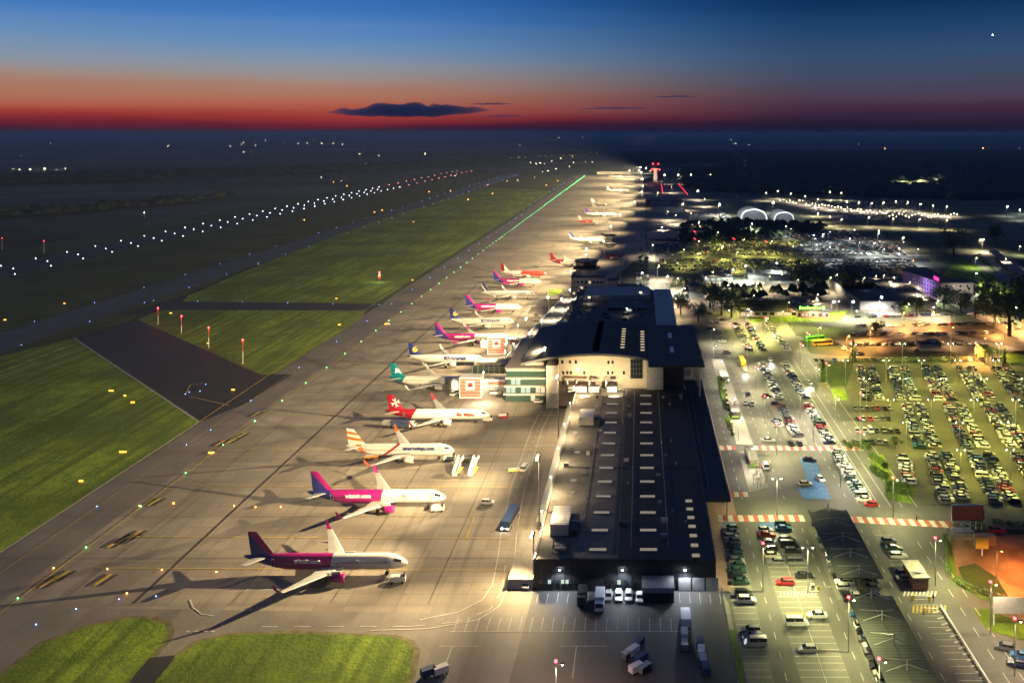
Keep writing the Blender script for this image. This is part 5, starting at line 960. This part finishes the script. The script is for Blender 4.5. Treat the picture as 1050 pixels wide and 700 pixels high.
def redpost(lb, px_, py_, h, flood=False):
    x, y = G(px_, py_); t = thing('obstruction_post', lb, 'warning light', (x, y, .2)); MB().tube((0, 0, 0), (0, 0, h * .5), .16, .16, WHITE, 6).build('post', t); MB().tube((0, 0, h * .5), (0, 0, h), .14, .14, REDP, 6).build('post', t)
    MB().ball((0, 0, h + .3), .45, E_RED, 8).build('warning_light', t); light('POINT', (0, -.9, h - .2), 900, (1, .1, .1), t, .2)
redpost('left of three red-topped posts on the grass by the dark taxiway', 162, 333, 10); redpost('middle of three red-topped posts on the grass by the dark taxiway', 186, 342, 10); redpost('right of three red-topped posts on the grass by the dark taxiway', 214, 357, 11); redpost('red-topped post by the yellow line at the grass tip', 249, 373, 12)
x, y = G(389, 289); t = thing('glide_path_mast', 'red-lit mast alone on the far green triangle', 'mast', (x, y, .2)); MB().tube((0, 0, 0), (0, 0, 7), .2, .12, REDP, 6).build('pole', t); MB().box(-.8, .8, -.2, .2, 3, 5.5, REDP).build('antenna_panel', t); MB().ball((0, 0, 7.4), .7, E_RED, 8).build('warning_light', t); light('POINT', (0, -1, 6), 3500, (.8, 1, .5), t, .3)
E_SIGNA = em('lit_sign', (1, .42, .05), 3.5)
for i, (px_, py_, w_) in enumerate(((114, 402, 3.4), (128, 407, 1.6), (136, 414, 2.6), (126, 465, 4), (83, 495, 2.2), (213, 353, 1.2), (175, 322, 2.4), (348, 334, 2.6), (66, 312, 2), (5, 329, 2.4), (216, 466, 2.6), (239, 401, 2.4), (397, 333, 3), (345, 307, 2), (423, 288, 2), (424, 228, 3), (178, 518, 1))):
    w_ *= .65; x, y = G(px_, py_); t = thing('guidance_sign', 'glowing amber taxi sign, ' + ordn(i) + ' counted up from the large left lawn', 'sign', (x, y, .2), 0, 'amber taxi signs'); MB().box(-w_ / 2, w_ / 2, -.12, .12, .25, .85, E_SIGNA).build('panel', t); q = MB(); q.box(-w_ / 2 + .1, -w_ / 2 + .2, -.1, .1, 0, .25, DGREY); q.box(w_ / 2 - .2, w_ / 2 - .1, -.1, .1, 0, .25, DGREY); q.build('leg', t)
# ---------------------------------------------------------------- far buildings
def shed(lb, x0, x1, y0, y1, h, wall=GREY, roof=ROOFD, nw=0, cat='building', name='warehouse', win=None, rz=0):
    t = thing(name, lb, cat, ((x0 + x1) / 2, y0, 0), rz); a = (x1 - x0) / 2; MB().box(-a, a, 0, y1 - y0, 0, h, wall).build('wall', t); q = MB(); q.box(-a - .4, a + .4, -.4, y1 - y0 + .4, h, h + .5, roof)
    for _ in range(5): xx, yy = rnd.uniform(-a * .8, a * .8), rnd.uniform(.1, .9) * (y1 - y0); q.box(xx - 1, xx + 1, yy - 1, yy + 1, h + .5, h + 1.4, GREY)
    q.build('roof', t)
    for i in range(nw):
        xx = -a + (i + .5) * 2 * a / nw; ww = min(1.6, a / nw * .6); MB().box(xx - ww, xx + ww, -.12, -.01, 1.2, 3.0, (win or E_WIN) if rnd.random() < .5 else GLASS).build('window', t)
    return t
def px_shed(lb, pl, pr, pyb, h, d, **kw):
    x0, y = G(pl, pyb); x1, _ = G(pr, pyb); return shed(lb, x0, x1, y, y + d, h, **kw)
px_shed('long low yellowish building with lit doors facing the car parks', 758, 818, 325, 4, 34, wall=CREAM, nw=8)
t = px_shed('lit shop building with a glowing green roof sign', 818, 850, 326, 4.5, 36, wall=PINKP, nw=9); q = MB()
xx = -9
for k_ in range(9):
    q.box(xx, xx + 1.1, -.1, 0, 5.6, 7.1 if k_ % 3 else 7.6, E_SIGN); xx += 1.6
q.tube((xx + 1, 0, 6.6), (xx + 1, -.1, 6.6), 1.2, 1.2, E_SIGN, 12); q.build('roof_sign', t)
light('POINT', (0, -4, 4), 7000, (1, .7, .4), t, .3)
px_shed('flat brown shed beside the three white floodlights', 868, 905, 305, 6, 34, wall=PINKP); px_shed('large grey hall with a wide flat roof left of the hotel', 882, 960, 318, 6, 90, wall=GREY, name='hall')
px_shed('long pale shed in front of the great car park', 768, 810, 287, 4.5, 20, wall=GREY); px_shed('small white cabin left of the round dark tree', 741, 758, 298, 3.5, 12, wall=CREAM, nw=4); px_shed('white container row by the dark garden', 762, 778, 299, 3, 5, wall=CREAM, name='container')
px_shed('bluish grey flat building behind the sawtooth roof', 707, 722, 307, 9, 20, wall=mat('blue_grey', (.16, .2, .26), .6)); px_shed('low brown shop row beside the sawtooth roof', 685, 706, 316, 4, 12, wall=PINKP, nw=4); px_shed('pale portacabin by the far yard', 880, 890, 293, 3.5, 8, wall=CREAM, nw=2); px_shed('second pale portacabin by the far yard', 893, 902, 292, 3.5, 8, wall=CREAM, nw=1)
px_shed('wide low depot roof behind the terminal', 722, 752, 289, 4, 26, wall=GREY, nw=5, win=E_WINC); px_shed('dark depot with small white roof letters', 760, 812, 322, 9, 2, wall=DARKW, name='sign_wall'); px_shed('glowing pinkish restaurant roof beside the hotel', 915, 942, 294, 5, 20, wall=CREAM, nw=8); px_shed('cream office behind the old control tower', 616, 634, 300, 9, 14, wall=CREAM, nw=5); px_shed('lit grey annex right of the old control tower', 634, 660, 302, 6, 12, wall=PINKP, nw=3)
px_shed('long hangar with red-lit front beside the far control tower', 668, 702, 218, 9, 120, wall=GREY, name='hangar'); px_shed('dark hangar block nearer than the far control tower', 662, 700, 212, 10, 60, wall=DARKW, name='hangar'); px_shed('low cargo building at the head of the apron', 612, 648, 179, 8, 50, wall=CREAM, nw=12); px_shed('lit office under the far lamps', 680, 712, 190, 8, 40, wall=CREAM, nw=9); px_shed('orange-lit workshop by the dark wood', 707, 727, 244, 6, 20, wall=GREENGL, roof=ORANGE); px_shed('grey pitched hall by the apron edge', 664, 695, 245, 8, 30, wall=CREAM, name='hall')
px_shed('cream petrol station canopy by the roundabout', 944, 965, 360, 4, 8, wall=GREY)
# tent hangars
for px_, wd, lb in ((773, 27, 'largest pale tent hangar with a lit arched edge'), (804, 20, 'pale tent hangar right of the largest one'), (745, 10, 'smallest pale tent hangar at the left of the group')):
    x, y = G(px_, 226); a = wd / 2 / .75; t = thing('tent_hangar', lb, 'hangar', (x, y, 0)); pr = [(a * math.cos(math.pi * i / 12), a * .85 * math.sin(math.pi * i / 12) ** .8) for i in range(13)]; MB().xprism(pr[::-1], 0, 50, CREAM).build('roof', t)
    q = MB(); q.xprism([(p[0] * 1.03, p[1] * 1.03 + .1) for p in pr[::-1]] + [(p[0] * .94, p[1] * .94) for p in pr], -.8, -.05, WHITE); q.build('arch_rim', t); MB().xprism([(p[0] * .93, p[1] * .93) for p in pr[::-1]], -.3, -.06, DGREY).build('door', t); light('SPOT', (0, -30, 26), 160000, (.85, .95, 1), t, .6, 90, .8, (0, 1, -.55))  # added spot with no fixture brightens the arch rim
# far control tower
x, y = G(672, 187); t = thing('control_tower', 'tall slim control tower glowing with four red lights in the distance', 'tower', (x, y, 0)); MB().loft([[(p[0], p[1], 0) for p in octo(0, 0, 6)], [(p[0], p[1], 30) for p in octo(0, 0, 4.5)]], CREAM).build('shaft', t); q = MB(); frust(q, 0, 0, 6, 10, 30, 34, CREAM); q.build('neck', t); q = MB(); frust(q, 0, 0, 9, 10.5, 34, 40, GLASS); q.build('cab', t); q = MB(); frust(q, 0, 0, 11, 10, 40, 42, DGREY); q.tube((0, 0, 42), (0, 0, 50), .3, .2, GALV); q.build('roof', t)
for xx, zz in ((-6, 45), (7, 45), (-9, 31), (10, 31)): MB().ball((xx, -10, zz), 1.3, E_RED, 8).build('warning_light', t)
light('POINT', (0, -22, 36), 16000, (1, .05, .05), t, 1); light('SPOT', (0, -30, 14), 50000, (1, .8, .6), t, 1, 80, .6, (0, 1, .2))
for i in range(9):
    for s_ in (0, 1):
        x, y = G(678 + i * .2, 193 + i * 1.2) if not s_ else G(696 + i * 1.1, 193 + i * 1.4); o = alm('warning_light', E_RED, .4); tag(link('warning_light', o, None, (x, y, 8.5)), 'small red light in the two slanting rows on the far hangar roofs', 'warning light', 'red lights over the far hangars')
# hotel
x, y = G(966, 309); t = thing('hotel', 'four-storey hotel with purple-lit windows and a magenta roof sign', 'hotel', (x, y, 0)); 
ang = R(-0); MB().box(-1, 26, 0, 14, 0, 13, GREY).build('wall', t); q = MB(); q.prism([(-1, 14), (-1, 0), (-10, 62), (-4, 70), (10, 70), (12, 14)], 0, 13, GREY); q.build('long_wing', t)
q = MB(); q.prism([(-1.4, -.4), (26.4, -.4), (26.4, 14), (12, 16), (10.4, 70.4), (-4, 70.4), (-10.4, 62)], 13, 13.6, ROOFD); q.build('roof', t)
dv = Vector((-9, 62)).normalized()
for r_ in range(4):
    for i in range(14):
        p = Vector((-1, 0)) + dv * (2.5 + i * 4.3); o = MB().box(-.12, 0, -.9, .9, 0, 1.9, (E_PURP if i % 2 else E_BLUE2) if (i + r_) % 3 else E_MAG).build('window', t, (p.x - .02, p.y, 1.2 + r_ * 3)); o.rotation_euler = (0, 0, math.atan2(9, 62))
    for i in range(5): MB().box(-.7, .7, -.1, 0, 0, 1.5, E_WIN if (i, r_) in ((1, 3), (1, 1), (3, 0), (4, 0), (3, 2)) else GLASS).build('window', t, (3 + i * 5, -.02, 1.2 + r_ * 3))
MB().box(-1.4, -1.2, 3, 14, 13.6, 16.2, E_PINK).build('roof_sign', t); light('SPOT', (-14, 20, 9), 14000, (.55, .3, 1), t, .5, 140, 1, (1, .1, -.2)); light('SPOT', (14, -14, 8), 9000, (1, .8, .6), t, .4, 140, 1, (0, 1, 0))
# railway platform at right
x, y = G(1030, 300)
for i, (a0, a1, w_, lb) in enumerate(((G(1048, 262), G(1014, 258), 5, 'dark platform canopy'), )): pass
t = thing('platform_canopy', 'long lit platform canopy running down to the lawns at the right', 'canopy', (0, 0, 0)); pA, pB = G(1018, 256, 6), G(1075, 310, 6); d = (Vector(pB) - Vector(pA)).normalized(); nn = Vector((-d.y, d.x)) * 4
t.location = (pA[0], pA[1], 0); pv_ = [Vector((0, 0)) + nn, Vector((0, 0)) - nn, Vector(pB) - Vector(pA) - nn, Vector(pB) - Vector(pA) + nn]; MB().prism([(v.x, v.y) for v in pv_], 5.6, 6.1, PINKP).build('roof', t)
for i in range(12): v = (Vector(pB) - Vector(pA)) * (i + .5) / 12; MB().tube((v.x, v.y, 0), (v.x, v.y, 5.6), .2, .2, GALV, 6).build('column', t); light('POINT', (v.x, v.y, 4.6), 3500, (1, .85, .5), t, .2) if i % 3 == 1 else None
strip('platform', [(1008, 258), (1062, 314)], 9, .3, PAVE)
# ---------------------------------------------------------------- trees, hedges, fences
def crownmesh(seed, rx, rz, nleaf, size, m, cone=False):
    r = random.Random(seed); b = MB(); cl = [(r.gauss(0, .42) * rx, r.gauss(0, .42) * rx, r.uniform(-.75, .8) * rz) for _ in range(26)]
    for _ in range(nleaf):
        c = r.choice(cl); p = Vector(c) + Vector((r.gauss(0, 1), r.gauss(0, 1), r.gauss(0, 1))) * rx * .2
        if cone: f = max(.1, 1 - (p.z / rz + 1) / 2); p.x *= f + .15; p.y *= f + .15
        u = Vector((r.gauss(0, 1), r.gauss(0, 1), r.gauss(0, 1))).normalized() * size * r.uniform(.6, 1.3); v = u.orthogonal().normalized() * size * .8
        b.add([p - u, p + v, p + u, p - v], [(0, 1, 2, 3)], m)
    return b.mesh('crown')
CR = [crownmesh(i, 1, 1, 1000, .085, LEAF) for i in range(4)]; CONE = crownmesh(9, .6, 1.5, 1000, .08, LEAF, True); BUSH = [crownmesh(20 + i, 1, .6, 500, .1, LEAFB) for i in range(2)]
def tree(lb, px_, py_, s, h=None, kind=0, grp=None, name='tree'):
    x, y = G(px_, py_); t = thing(name, lb, 'tree', (x, y, .1), rnd.random() * 6, grp); h = h or s * 1.2; q = MB(); q.tube((0, 0, 0), (0, 0, h), s * .09, s * .05, BARK, 7)
    for k_ in range(4): a = k_ * 1.6; q.tube((0, 0, h * .6), (math.cos(a) * s * .5, math.sin(a) * s * .5, h + s * .3), s * .04, s * .015, BARK, 5)
    q.build('trunk', t); o = link('crown', CONE if kind == 1 else CR[rnd.randrange(4)], t, (0, 0, h + s * .25)); o.scale = (s, s, s * (1.3 if kind == 1 else .85))
for i, (px_, py_, s, k_, lb) in enumerate(((844, 392, 3.6, 1, 'dense dark conifer at the corner of the avenue and the long stay lot'), (871, 303, 10, 0, 'round dark tree standing alone before the great car park'), (823, 300, 11, 0, 'large round dark tree between the pale shed and the cabins'), (1035, 345, 15, 0, 'big dark tree in front of the hotel'), (1020, 335, 10, 0, 'dark tree left of the big one before the hotel'), (740, 323, 9, 0, 'dark tree left of the yellowish building'), (728, 316, 8, 0, 'dark tree behind the parked cars near the sawtooth roof'), (750, 325, 7, 0, 'smaller dark tree touching the yellowish building'), (978, 262, 12, 0, 'dark tree on the bend of the distant road'),
        (968, 318, 7, 0, 'bushy tree at the near foot of the hotel'), (985, 322, 7, 0, 'tree in the row right of the hotel foot'), (1000, 326, 7, 0, 'tree farther along the row right of the hotel'), (940, 325, 6, 0, 'tree beside the grey hall near the hotel'), (925, 327, 5, 0, 'small tree left of the hotel trees'), (840, 300, 7, 0, 'tree right of the large round one'), (1010, 372, 4, 0, 'small tree beside the roundabout'), (1030, 374, 3, 1, 'small conifer beside the roundabout'), (898, 345, 4, 0, 'low tree at the hatch of the orange-lit lot'), (875, 372, 4, 1, 'small conifer behind the hedge'), (918, 460, 2, 0, 'little tree by the fourth cross row'), (1000, 540, 2.4, 0, 'little tree at the hedge by the board'), (1046, 312, 8, 0, 'tree at the foot of the lit platform'), (1020, 250, 9, 0, 'dark tree above the lawns'), (698, 323, 6, 0, 'tree by the small shops'), (716, 330, 5, 0, 'tree over the car rows at the terminal corner'))):
    tree(lb, px_, py_, s, kind=k_)
bi = 0
def bush(x, y, s, lb, g): 
    o = link('shrub', BUSH[rnd.randrange(2)], None, (x, y, .3 + s * .5), rnd.random() * 6); o.scale = (s, s, s); tag(o, lb, 'shrub', g)
for i in range(14): p = G(894 + (i % 7) * 2.4, 470 + i * 1.7); bush(p[0], p[1], 1.6, 'bright green lit bush in the kerbed green verge of the long stay lot', 'bushes of the near verge')
for i in range(12): p = G(912 + (i % 5) * 4, 500 + (i // 5) * 6); bush(p[0], p[1], 1.5, 'bright green bush at the tip of the lot verge beside the avenue', 'bushes at the verge tip')
for i in range(10): p = G(866 + i * 3.2, 455 + (i % 3) * 3); bush(p[0], p[1], 1.3, 'bright bush in front of the cross rows of the long stay lot', 'bushes before the cross rows')
for i in range(12): p = G(742 + i * .8, 392 + i * 5); bush(p[0], p[1], 1.0, 'small green bush in the planted strip beside the terminal road', 'bushes of the terminal road strip')
def hedge(lb, pts, wd, h, m=LEAF):
    p = [Vector(G(*q)) for q in pts]; b = MB(); L = sum((c - a).length for a, c in zip(p, p[1:])); r = rnd
    for a, c in zip(p, p[1:]):
        for _ in range(int((c - a).length * 26)):
            q = a + (c - a) * r.random(); q = Vector((q.x + r.uniform(-wd, wd) / 2, q.y + r.uniform(-wd, wd) / 2, .2 + h * (r.random() ** .7))); u = Vector((r.gauss(0, 1), r.gauss(0, 1), r.gauss(0, 1))).normalized() * .28; v = u.orthogonal().normalized() * .24; b.add([q - u, q + v, q + u, q - v], [(0, 1, 2, 3)], m)
    tag(b.build('hedge'), lb, 'hedge')
hedge('long dark hedge behind the long stay lot', [(865, 372), (905, 372), (995, 371)], 3, 2.2); hedge('clipped dark hedge under the red-brown board', [(977, 543), (1008, 543)], 1.6, 1.8); hedge('clipped hedge right of the red-brown board', [(1018, 538), (1060, 543)], 1.4, 1.6); hedge('green hedge along the lower fence of the orange yard', [(978, 596), (990, 604), (1016, 612)], 1.4, 1.5, LEAFB)
hedge('dark hedge along the building site fence', [(969, 552), (972, 590)], 1, 1.6); hedge('bright hedge in the terminal road strip, farther part', [(737, 388), (744, 420)], 1.6, 1.0, LEAFB); hedge('bright hedge in the terminal road strip, nearer part', [(745, 428), (748, 440)], 1.6, 1.0, LEAFB)
def fence(lb, pts, h=1.8, world=False, m=GALV):
    p = [Vector(q) if world else Vector(G(*q)) for q in pts]; t = thing('fence', lb, 'fence', (p[0].x, p[0].y, .2)); o0 = p[0]; q = MB(); ps = MB()
    for a, c in zip(p, p[1:]):
        L = (c - a).length; d = (c - a) / L; u = a - o0; v = c - o0
        for z in (.15, h * .5, h): q.tube((u.x, u.y, z), (v.x, v.y, z), .03, .03, m, 4)
        for i in range(int(L * 1.5)): s = u + d * i / 1.5; q.tube((s.x, s.y, .1), (s.x, s.y, h), .012, .012, m, 3, False)
        for i in range(int(L / 2.5) + 1): s = u + d * i * 2.5; ps.tube((s.x, s.y, 0), (s.x, s.y, h + .1), .05, .05, m, 5)
    q.build('mesh_panel', t); ps.build('post', t)
fence('steel fence along the service yard edge', [(21, 160), (21, 231)], 2.2, True); fence('steel fence round the building site', [(969, 545), (971, 592), (985, 603), (1018, 615), (1048, 622)]); fence('mesh fence behind the apron by the old tower', [(634, 300), (640, 262), (648, 230)], 2.4)
t = thing('guard_rail', 'pale segmented rail along the right side of the empty exit bays', 'guard rail', (75.7, 150, .2))
q = MB(); q.box(-.15, .15, 0, 74, .5, .8, WHITE); q.build('rail', t); q = MB()
for i in range(60): q.box(-.55, -.2, i * 1.24, i * 1.24 + .5, 0, .5, PAVE)
q.build('rail_foot', t)
# far woods and haze-softened hills
def wood(lb, poly, h, dens, seed, size=7):
    r = random.Random(seed); p = [Vector(G(*q)) for q in poly]; xs = [v.x for v in p]; ys = [v.y for v in p]
    def inside(x, y):
        c = False; j = len(p) - 1
        for i in range(len(p)):
            if (p[i].y > y) != (p[j].y > y) and x < (p[j].x - p[i].x) * (y - p[i].y) / (p[j].y - p[i].y) + p[i].x: c = not c
            j = i
        return c
    A_ = (max(xs) - min(xs)) * (max(ys) - min(ys)); n_ = min(int(A_ * dens), 26000); b = MB()
    for _ in range(n_):
        x, y = r.uniform(min(xs), max(xs)), r.uniform(min(ys), max(ys))
        if not inside(x, y): continue
        s = size * r.uniform(.6, 1.4); hh = h * r.uniform(.6, 1.15); a0 = r.random() * 6
        b.add([(x + s * math.cos(a0 + i * 1.257), y + s * math.sin(a0 + i * 1.257), hh * r.uniform(.25, .55)) for i in range(5)] + [(x + s * .4 * math.cos(a0 + i * 1.257 + .6), y + s * .4 * math.sin(a0 + i * 1.257 + .6), hh * .9) for i in range(5)] + [(x, y, hh)], [(i, (i + 1) % 5, 5 + i) for i in range(5)] + [(5 + i, (i + 1) % 5, 5 + (i + 1) % 5) for i in range(5)] + [(5 + i, 5 + (i + 1) % 5, 10) for i in range(5)], WOODM)
    tag(b.build('woodland'), lb, 'wood', None, 'stuff')
WOODM = mat('woodland_leaves', (.022, .034, .014), .95, 0, .4, .05)
wood('dark wood between the tent hangars and the great car park', [(698, 232), (735, 228), (850, 232), (840, 238), (760, 247), (700, 250)], 8, .02, 1, 5)
wood('dark broad wood across the plain right of the apron', [(700, 176), (760, 170), (1200, 172), (1200, 200), (1000, 205), (860, 201), (730, 197), (700, 192)], 16, .0035, 2, 14)
wood('far dark wood under the horizon on the right', [(640, 158), (900, 156), (1300, 156), (1300, 168), (800, 167), (640, 168)], 18, .0006, 3, 30)
wood('long dark wood line across the left plain', [(-200, 184), (100, 180), (330, 172), (420, 168), (520, 165), (520, 169), (330, 178), (120, 187), (-200, 196)], 16, .0012, 4, 22)
wood('thin wood line nearer the runway', [(-100, 222), (60, 216), (160, 208), (240, 200), (238, 203), (160, 212), (60, 221), (-100, 230)], 12, .004, 5, 12)
wood('dark garden trees before the great car park', [(700, 292), (740, 300), (760, 303), (800, 302), (850, 300), (850, 306), (770, 309), (700, 304)], 9, .02, 6, 4)
# distant settlement lights
def flight(lb, grp, pts, m, r, h=7):
    for px_, py_ in pts:
        x, y = G(px_, py_, h); b = MB(); b.tube((0, 0, -h), (0, 0, 0), r * .12, r * .1, GALV, 5); b.ball((0, 0, 0), r * .6 * rnd.uniform(.6, 1.25) * y / 3000, m, 6); tag(link('distant_lamp', b.mesh('distant_lamp'), None, (x, y, h)), lb, 'lamp', grp)
rf_ = random.Random(3)
flight('faint lamp scattered over the dark countryside', 'faint countryside lamps', [(rf_.uniform(0, 1050), 140 + rf_.random() ** 1.7 * 45) for _ in range(60)], E_WARM, .7)
flight('small warm lamp over the distant car park', 'small lamps of the distant car park', [(rf_.uniform(800, 985), 0) for _ in range(0)] + [(800 + i * 3.3, 204 + min(16, i * .45) + rf_.uniform(-1.5, 3)) for i in range(56)], E_WARM, 1.6)
flight('warm lamp of a far village on the left plain', 'lamps of the far left village', [(20, 174), (31, 174), (46, 173), (58, 174), (67, 173), (148, 218)], E_WARM, 1.8)
flight('tiny pale lamp on the horizon', 'tiny lamps along the horizon', [(52, 147), (172, 150), (236, 150), (248, 148), (262, 149), (280, 147), (292, 147), (306, 147), (315, 147), (330, 147), (342, 147), (351, 148), (573, 141), (588, 141), (597, 141), (752, 147), (768, 149), (880, 148)], E_WARM, 1.0)
flight('red lamp on a far mast over the plain', 'red lamps over the plain', [(267, 171), (45, 247), (2, 244)], E_RED, 1.8, 12)
flight('orange lamp of the hamlets beyond the wood', 'lamps of the far right hamlets', [(907, 152), (936, 161), (939, 170), (944, 174), (980, 180), (986, 183), (1010, 184), (1035, 185), (1047, 186), (892, 157), (1008, 152)], E_AMB, 2.2)
flight('pale lamp of the yard beyond the runway end', 'lamps beyond the runway end', [(544, 167), (550, 168), (554, 167), (558, 168), (566, 165), (575, 162), (588, 167), (600, 166), (607, 166), (570, 173), (584, 171), (562, 175), (556, 176)], E_WARM, 1.0)
flight('lamp of the lit field works far right', 'lamps of the lit field', [(915 + i * 4.4, 191 + (i % 3) * .7) for i in range(13)] + [(960, 186), (963, 184), (966, 188)], E_WARM, 1.0)
for px_, py_ in ((925, 192), (945, 193), (963, 189)): x, y = G(px_, py_); light('SPOT', (x, y, 25), 400000, (1, .85, .5), None, 1, 150, .7, (0, 0, -1))
# ---------------------------------------------------------------- people
def person(lb, x, y, z, m, rz):
    o = MB(); sk = [(0, 0, .95), (0, 0, 1.25), (0, 0, 1.47), (0, 0, 1.56), (0, 0, 1.72), (.2, 0, 1.42), (.27, .02, 1.15), (.28, .12, .9), (-.2, 0, 1.42), (-.27, 0, 1.15), (-.28, .05, .88), (.1, 0, .9), (.12, .1, .5), (.12, .02, .06), (.12, .14, .04), (-.1, 0, .9), (-.12, -.06, .5), (-.13, -.18, .08), (-.13, -.07, .04)]
    ed = [(0, 1), (1, 2), (2, 3), (3, 4), (2, 5), (5, 6), (6, 7), (2, 8), (8, 9), (9, 10), (0, 11), (11, 12), (12, 13), (13, 14), (0, 15), (15, 16), (16, 17), (17, 18)]
    ra = [.15, .16, .1, .06, .11, .07, .05, .04, .07, .05, .04, .1, .07, .05, .04, .1, .07, .05, .04]
    me = bpy.data.meshes.new('person'); me.from_pydata(sk, ed, []); me.materials.append(m); ob = link('person', me, None, (x, y, z), rz); md = ob.modifiers.new('skin', 'SKIN'); me.skin_vertices[0].data[0].use_root = True
    for i, r_ in enumerate(ra): me.skin_vertices[0].data[i].radius = (r_, r_)
    ob.modifiers.new('sub', 'SUBSURF').levels = 1; tag(ob, lb, 'person'); b = MB(); b.ball((0, 0, 1.77), .12, BARK, 8); b.build('hair', ob); return ob
for (x, y), m, lb, rz in ((G(957, 617), DGREY, 'person in dark clothes walking by the yellow barriers at the kiosk', 0), (G(769, 462), DGREY, 'person in dark clothes crossing by the bus island', 1), (G(779, 480), mat('jacket_red', (.3, .03, .03), .8), 'person in a red jacket waiting by the white taxi van', 2), (G(764, 467), mat('jacket_blue', (.05, .07, .2), .8), 'person in a blue jacket on the platform island', 4), (G(940, 535), DGREY, 'person in dark clothes standing at the right end of the striped crossing', 1), (G(767, 452), WHITE, 'person in a white top beside the farther bus shelter', 3)):
    person(lb, x, y, .24, m, rz)
# ---------------------------------------------------------------- cloud
def cloud(lb, px0, px1, py0, py1, Y, seed):
    r = random.Random(seed); X0, X1 = (px0 - PX) * Y / F, (px1 - PX) * Y / F; Z0, Z1 = H + (PY - py1) * Y / F, H + (PY - py0) * Y / F; k = 90; b = MB(); up, lo = [], []
    import mathutils.noise as N
    for i in range(k + 1):
        t = i / k; e = max(0, math.sin(math.pi * t)) ** .8; n1 = N.fractal(Vector((t * 7, seed, 0)), .6, 2, 5); n2 = N.fractal(Vector((t * 5, seed + 9, 0)), .7, 2, 5); zc = (Z0 + Z1) / 2 + (Z1 - Z0) * (.12 * (t - .5)); hh = (Z1 - Z0) / 2
        up.append((X0 + (X1 - X0) * t, zc + hh * e * (.75 + .55 * n1))); lo.append((X0 + (X1 - X0) * t, zc - hh * e * (.55 + .3 * n2)))
    rings = []
    for j in range(9):
        a = math.pi * j / 8; s = math.sin(a); rings.append((math.cos(a), s))
    vs, fs = [], []
    for i in range(k + 1):
        zm = (up[i][1] + lo[i][1]) / 2; hh = (up[i][1] - lo[i][1]) / 2
        for j in range(16): a = 2 * math.pi * j / 16; vs.append((up[i][0] + 0, Y + math.sin(a) * (X1 - X0) * .22 * math.sin(math.pi * max(.02, min(.98, i / k))), zm + hh * math.cos(a)))
    for i in range(k):
        for j in range(16): fs.append((i * 16 + j, (i + 1) * 16 + j, (i + 1) * 16 + (j + 1) % 16, i * 16 + (j + 1) % 16))
    b.add(vs, fs, CLOUDM); tag(b.build('cloud', None, (0, 0, 0), True), lb, 'cloud', None, None)
x, y = G(682, 214); light('POINT', (x, y - 20, 9), 60000, (1, .06, .04), None, .5)
tag(MB().ball((0, 0, 0), 48, E_WHITE, 6).build('star', None, ((1018 - PX) * 80000 / F, 80000, H + 100 * 80000 / F)), 'single bright star high over the right horizon', 'star')
CLOUDM = bpy.data.materials.new('cloud_vapour'); CLOUDM.use_nodes = True; cn = CLOUDM.node_tree; cn.nodes.remove(cn.nodes['Principled BSDF']); cv = cn.nodes.new('ShaderNodeVolumePrincipled'); cv.inputs['Density'].default_value = .0009; cv.inputs['Color'].default_value = (.6, .72, .9, 1); cn.links.new(cv.outputs[0], cn.nodes['Material Output'].inputs['Volume'])
cloud('long dark cloud low over the red horizon', 333, 506, 104, 125, 66000, 1); cloud('thin dark wisp above the right end of the long cloud', 478, 530, 105, 108.5, 67000, 2); cloud('thin streak of cloud under the long cloud', 488, 545, 118, 120.5, 68000, 3); cloud('thin streak of cloud right of the long cloud', 590, 672, 110, 112.5, 68000, 4); cloud('faint streak of cloud high at the right', 664, 720, 98, 100.5, 69000, 5)
